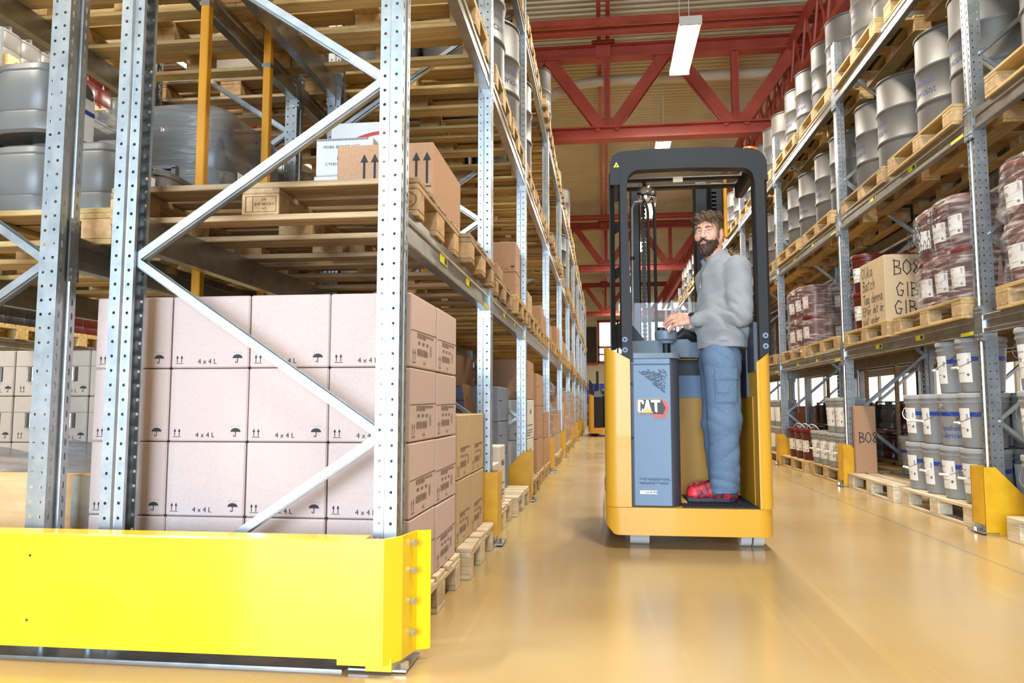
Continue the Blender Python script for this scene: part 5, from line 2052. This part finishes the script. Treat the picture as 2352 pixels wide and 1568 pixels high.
def body_sdf(p):
    d = head_sdf(hl(p))
    d = smin(d, cap(p, (.035, 0, 1.42), (.0, -.002, 1.59), .06, .055), .03)
    d = smin(d, ell(p, (.06, 0, 1.28), (.1, .15, .2)), .05)
    for A in (ARM_L, ARM_R):
        d = smin(d, cap(p, A[0], A[1], .05, .042), .03)
        d = smin(d, cap(p, A[1], A[2], .042, .027), .02)
    # left hand on the steering knob
    hnd = cap(p, (-.115, -.07, 1.11), (-.16, -.045, 1.112), .025, .026)
    for k, m1, m2, m3 in FING:
        hnd = smin(hnd, cap(p, (-.145, k[1] * .6 - .022, 1.112 + (k[2] - 1.112) * .62), k, .02, .0145), .016)
        f = np.minimum(np.minimum(cap(p, k, m1, .0122, .0108), cap(p, m1, m2, .0108, .0096)), cap(p, m2, m3, .0096, .0082))
        hnd = smin(hnd, f, .006)
    th = np.minimum(cap(p, (-.15, -.03, 1.115), (-.195, .03, 1.118), .018, .014), cap(p, (-.195, .03, 1.118), (-.24, .05, 1.09), .013, .0105))
    hnd = smin(hnd, th, .012)
    # right hand resting on the console lever
    r = cap(p, ARM_R[2], (-.16, .23, 1.032), .026, .028)
    for i in range(4):
        y = .2 + .021 * i
        r = smin(r, np.minimum(cap(p, (-.18, y, 1.035), (-.215, y, 1.03), .0105, .0095), cap(p, (-.215, y, 1.03), (-.225, y, 1.0), .0095, .008)), .008)
    r = smin(r, cap(p, (-.14, .2, 1.025), (-.185, .17, 1.01), .014, .01), .012)
    return smin(d, smin(hnd, r, .01), .015)


PX, PY, PZ = .66, 4.66, .242
man = thing('person', (PX, PY, PZ), 'bearded person in grey sweatshirt and blue work trousers driving the reach truck', 'person')
man.scale = (.975, .975, .975)
ob('body', snet(body_sdf, (-.31, -.27, .97), (.24, .34, 1.80), .0034, 'body', 'skin'), man)


def hair_sdf(p):
    q = hl(p)
    tw = q[:, 2] - .02
    nz = (.0035 * wav(q, 120, 40, 60, 0) + .003 * wav(q, -70, 150, 90, 1.3) + .0028 * wav(q, 190, -110, 120, 2.1) + .002 * wav(q, 330, 240, -260, .4)) * np.clip(.55 + tw * 9, .45, 1.5)
    d = ell(q, (0, .024, .04), (.0835, .102, .1015))
    d = smin(d, ell(q, (0, -.045, .094), (.058, .05, .025)), .03)
    d = smin(d, ell(q, (.012, .005, .108), (.055, .065, .02)), .03)
    d = smin(d, cap(q, (.0, .1, -.03), (.045, .095, -.072), .026, .014), .02)
    d = d + nz
    # cut away the face: plane from hairline to nape, and the ear gap
    cut = -(q[:, 1] * .7 + q[:, 2] * .71 - (-.004)) + .4 * nz
    d = smax(d, cut, .01)
    side = np.minimum(cap(q, (-.069, -.03, .05), (-.0705, -.02, -.03), .010, .007), cap(q, (.069, -.03, .05), (.0705, -.02, -.03), .010, .007)) + nz * .4
    d = smin(d, side, .01)
    for s in (-1, 1):
        d = smax(d, -ell(q, (s * .088, .016, -.006), (.02, .028, .04)), .008)
    return d


ob('hair', snet(hair_sdf, (-.16, -.16, 1.55), (.13, .14, 1.83), .0034, 'hair', 'hair_brown'), man)


def beard_sdf(p):
    q = hl(p)
    nz = .0016 * wav(q, 240, 90, 150, 0) + .0014 * wav(q, -200, 290, 160, 2) + .001 * wav(q, 420, 300, 120, 1)
    d = ell(q, (0, -.018, -.056), (.069, .082, .082)) + nz
    d = smin(d, ell(q, (0, -.074, -.11), (.036, .03, .034)) + nz, .03)
    top = q[:, 2] - (-.052 + np.clip(np.abs(q[:, 0]) - .03, 0, .05) * 1.0)
    d = smax(d, top, .012)
    d = smax(d, q[:, 1] - .02, .01)
    mo = np.minimum(cap(q, (-.004, -.103, -.042), (-.034, -.09, -.062), .0075, .0085), cap(q, (.004, -.103, -.042), (.034, -.09, -.062), .0075, .0085)) + nz * .6
    d = smin(d, mo, .008)
    return smax(d, -ell(q, (0, -.108, -.0615), (.019, .022, .0075)), .004)


ob('beard', snet(beard_sdf, (-.15, -.16, 1.48), (.12, .1, 1.66), .0032, 'beard', 'beard_brown'), man)
for s in (-1, 1):
    c = hw((s * .031, -.0795, .0115))
    e = ob('eye', cached('eye', lambda: MB().lathe([(.0125 * math.sin(PI * i / 12), .0125 * math.cos(PI * i / 12)) for i in range(13)], 16).mesh('eye', 'eye_white', 80)), man, c)
    g = Vector(hw((s * .031 + .03, -.18, .03))) - Vector(c)
    g.normalize()
    MB().cyl(g * .0108, g * .0128, .0062, .005, n=14).build('iris', 'eye_iris', e)
    pts = [hw((s * x, y, z)) for x, y, z in ((.014, -.0945, .030), (.024, -.0945, .0355), (.036, -.0905, .0365), (.048, -.082, .031))]
    MB().tube(pts, [.0028, .0045, .004, .002], 8).build('eyebrow', 'hair_brown', man)
MB().tube([hw(v) for v in ((-.019, -.0945, -.0605), (-.008, -.0985, -.0595), (0, -.099, -.0602), (.008, -.0985, -.0595), (.019, -.0945, -.0605))], [.002, .0042, .0046, .0042, .002], 8).build('lips', 'lip', man)

TA = math.radians(24)


def shirt_sdf(p):
    # torso in its own turned frame: x depth (front negative), y lateral
    q = p - np.array((.062, 0., 0.))
    q = rotz_(q, -TA)
    z = q[:, 2]
    rr = np.interp(z, [.9, .935, .965, .985, 1.03, 1.1, 1.25, 1.38, 1.45, 1.5], [.132, .134, .136, .139, .150, .145, .138, .134, .105, .06])
    lat = np.interp(z, [.9, .97, 1.03, 1.1, 1.25, 1.38, 1.45, 1.5], [.178, .182, .192, .185, .185, .2, .16, .08])
    xo = np.interp(z, [.93, 1.03, 1.25, 1.45], [-.012, -.012, -.004, .0])
    u = np.sqrt(((q[:, 0] - xo) / rr) ** 2 + (q[:, 1] / lat) ** 2)
    d = (u - 1) * rr
    d = np.maximum(d, np.maximum(.93 - z, z - 1.5))
    for n_, A in enumerate((ARM_L, ARM_R)):
        A = [np.array(v) for v in A]
        d = smin(d, cap(p, A[0], A[1], .082, .07), .018)
        e = A[1] + (A[2] - A[1]) * .9
        d = smin(d, cap(p, A[1], e, .064, .044), .016)
        d = smin(d, cap(p, A[1] + (A[2] - A[1]) * .8, A[1] + (A[2] - A[1]) * .99, .037, .036), .005)
    # collar
    col = np.abs(cap(p, (.04, 0, 1.44), (.004, -.004, 1.56), .085, .074)) - .009
    ax = np.array((-.036, -.004, .12)) / np.linalg.norm((-.036, -.004, .12))
    tt = (p - np.array((.04, 0, 1.44))) @ ax
    fr = ((p[:, 0] - .02) * -.85 + p[:, 1] * -.5)
    col = np.maximum(col, np.maximum(tt - (.10 - .45 * np.clip(fr, 0, .09)), -tt))
    d = smin(d, col, .012)
    # neck opening
    d = smax(d, -cap(p, (.03, 0, 1.47), (-.0, -.004, 1.62), .062, .068), .01)
    fold = .006 * wav(p, 30, 35, 70, 0) * np.exp(-((z - 1.05) / .07) ** 2) + .003 * wav(p, 38, -22, 18, 1) + .0025 * wav(p, -25, 14, 46, 2.2)
    el = np.exp(-(((p[:, 0] - .08) / .09) ** 2 + ((p[:, 2] - 1.13) / .08) ** 2))
    fold += .007 * el * (1 - 2 * np.abs(wav(p, 48, 14, 44, .5)))
    fold += .003 * (1 - 2 * np.abs(wav(p, 16, 26, 22, .9)))
    rib = (z < .968)
    return d + np.where(rib, .0012 * np.sin(np.arctan2(q[:, 1], q[:, 0]) * 120), fold)


ob('sweatshirt', snet(shirt_sdf, (-.2, -.31, .92), (.3, .38, 1.59), .0044, 'sweatshirt', 'sweat_grey'), man)
MB().tube([(-.074, -.068, 1.42), (-.082, -.076, 1.36), (-.083, -.078, 1.3)], .004, 6).build('zip', 'chrome', man)


def leg_sdf(p):
    d = ell(p, (.04, 0, .86), (.118, .148, .14))
    for s, K_, N_ in ((-1, (.04, -.085, .48), (.036, -.06, .075)), (1, (.03, .095, .48), (.055, .105, .075))):
        H = (.035, s * .075, .86)
        d = smin(d, cap(p, H, K_, .112, .096), .04)
        d = smin(d, cap(p, K_, N_, .096, .084), .03)
    d = np.maximum(d, np.maximum(p[:, 2] - .95, .055 - p[:, 2]))
    z = p[:, 2]
    rg = lambda *k: 1 - 2 * np.abs(wav(p, *k))
    w_ = .0022 * wav(p, 30, 12, 14, 0) + .002 * rg(26, 18, 9, 1.5)
    w_ += .0035 * np.exp(-((z - .13) / .06) ** 2) * rg(14, 8, 48, .7)
    w_ += .0028 * np.exp(-((z - .5) / .09) ** 2) * rg(22, 0, 34, .3)
    w_ += .003 * np.exp(-((z - .3) / .12) ** 2) * rg(20, 6, -26, 1.1)
    w_ += .0025 * np.exp(-((z - .82) / .1) ** 2) * rg(24, 10, 30, .2)
    # seam groove along the outer leg
    return d + w_


ob('trousers', snet(leg_sdf, (-.14, -.24, .04), (.24, .25, .98), .0048, 'trousers', 'cloth_blue'), man)
# cargo pocket on the camera-side leg


def curved(x0, x1, z0, z1, yf, th, nm, m):
    b = MB()
    n = 8
    vs = []
    for j in range(n + 1):
        x = x0 + (x1 - x0) * j / n
        for z in (z0, z1):
            y = yf(x, z)
            vs += [(x, y, z), (x, y + th, z)]
    fs = []
    for j in range(n):
        a = j * 4
        fs += [(a, a + 4, a + 6, a + 2), (a + 1, a + 3, a + 7, a + 5), (a, a + 1, a + 5, a + 4), (a + 2, a + 6, a + 7, a + 3)]
    fs += [(0, 2, 3, 1), (n * 4, n * 4 + 1, n * 4 + 3, n * 4 + 2)]
    b.add(vs, fs)
    return b.build(nm, m, man, smooth=60)


def yleg(x, z):
    cx = .038
    r = .098 + .022 * max(0, min(1, (z - .48) / .38))
    cy = -.08 - .0 * z
    return cy - math.sqrt(max(.0004, r * r - (x - cx) ** 2)) - .007


curved(-.02, .11, .6, .76, yleg, .012, 'pocket', 'cloth_blue')
curved(-.025, .115, .735, .80, lambda x, z: yleg(x, z) - .006, .012, 'pocket_flap', 'cloth_blue')
curved(-.012, .055, .655, .71, lambda x, z: yleg(x, z) - .006, .008, 'phone_pocket_flap', 'cloth_blue')


def shoe(off, name):
    ox, oy, oz = off

    def up(p):
        q = p - np.array((ox, oy, oz))
        d = ell(q, (-.12, 0, .045), (.068, .046, .05))
        d = smin(d, ell(q, (-.02, 0, .055), (.1, .042, .06)), .04)
        d = smin(d, ell(q, (.055, 0, .05), (.055, .04, .06)), .04)
        d = smin(d, cap(q, (.035, 0, .07), (.045, 0, .12), .045, .04), .03)
        d = np.maximum(d, .016 - q[:, 2])
        return d + .0018 * wav(q, 140, 30, 60, 0)

    def so(p):
        q = p - np.array((ox, oy, oz))
        x = q[:, 0]
        r = np.interp(x, [-.2, -.18, -.12, -.02, .06, .1], [.01, .036, .05, .044, .042, .02])
        d = np.abs(q[:, 1]) - r
        top = np.interp(x, [-.2, -.14, 0, .1], [.034, .022, .024, .032])
        d = np.maximum(np.maximum(d, q[:, 2] - top), -q[:, 2])
        return np.maximum(d, np.maximum(-.188 - x, x - .098))
    s = ob(name, snet(up, (ox - .22, oy - .07, oz - .01), (ox + .13, oy + .07, oz + .14), .004, 'shoe', 'shoe_red'), man)
    ob('sole', snet(so, (ox - .22, oy - .07, oz - .012), (ox + .13, oy + .07, oz + .06), .004, 'sole', 'shoe_dark'), s)
    ob('toe_cap', snet(lambda p: np.maximum(ell(p - np.array((ox, oy, oz)), (-.135, -.004, .046), (.05, .043, .047)), .03 - (p[:, 2] - oz)), (ox - .2, oy - .06, oz + .01), (ox - .07, oy + .06, oz + .11), .004, 'toe_cap', 'toe_red'), s)
    for i in range(5):
        x = -.095 + i * .024
        MB().tube([(ox + x, oy - .03, oz + .085 + i * .006), (ox + x + .004, oy, oz + .1 + i * .006), (ox + x, oy + .03, oz + .085 + i * .006)], .004, 6).build('lace', 'shoe_dark', s)
    MB().cbox(ox + .0, ox + .1, oy - .046, oy - .03, oz + .03, oz + .06, .006).build('heel_patch', 'shoe_dark', s)


shoe((.0, -.045, 0.0), 'shoe')
shoe((.02, .11, 0.0), 'shoe')
# wrist watch
d_ = Vector(ARM_L[2]) - Vector(ARM_L[1])
d_.normalize()
wp = Vector(ARM_L[2]) + d_ * .018
wt = ob('watch', None, man, tuple(wp), tuple(d_.to_track_quat('Z', 'Y').to_euler()))
MB().lathe([(.027, -.011), (.031, -.01), (.031, .01), (.027, .011)], 24).build('strap', 'chrome', wt)
q_ = wt.rotation_euler.to_matrix().inverted() @ Vector((.15, -.75, .65)).normalized()
q_.z = 0
q_.normalize()
MB().cyl(q_ * .026, q_ * .038, .02, n=20).build('watch_case', 'chrome', wt)
MB().cyl(q_ * .038, q_ * .0392, .0165, n=20).build('watch_face', 'truck_black', wt)
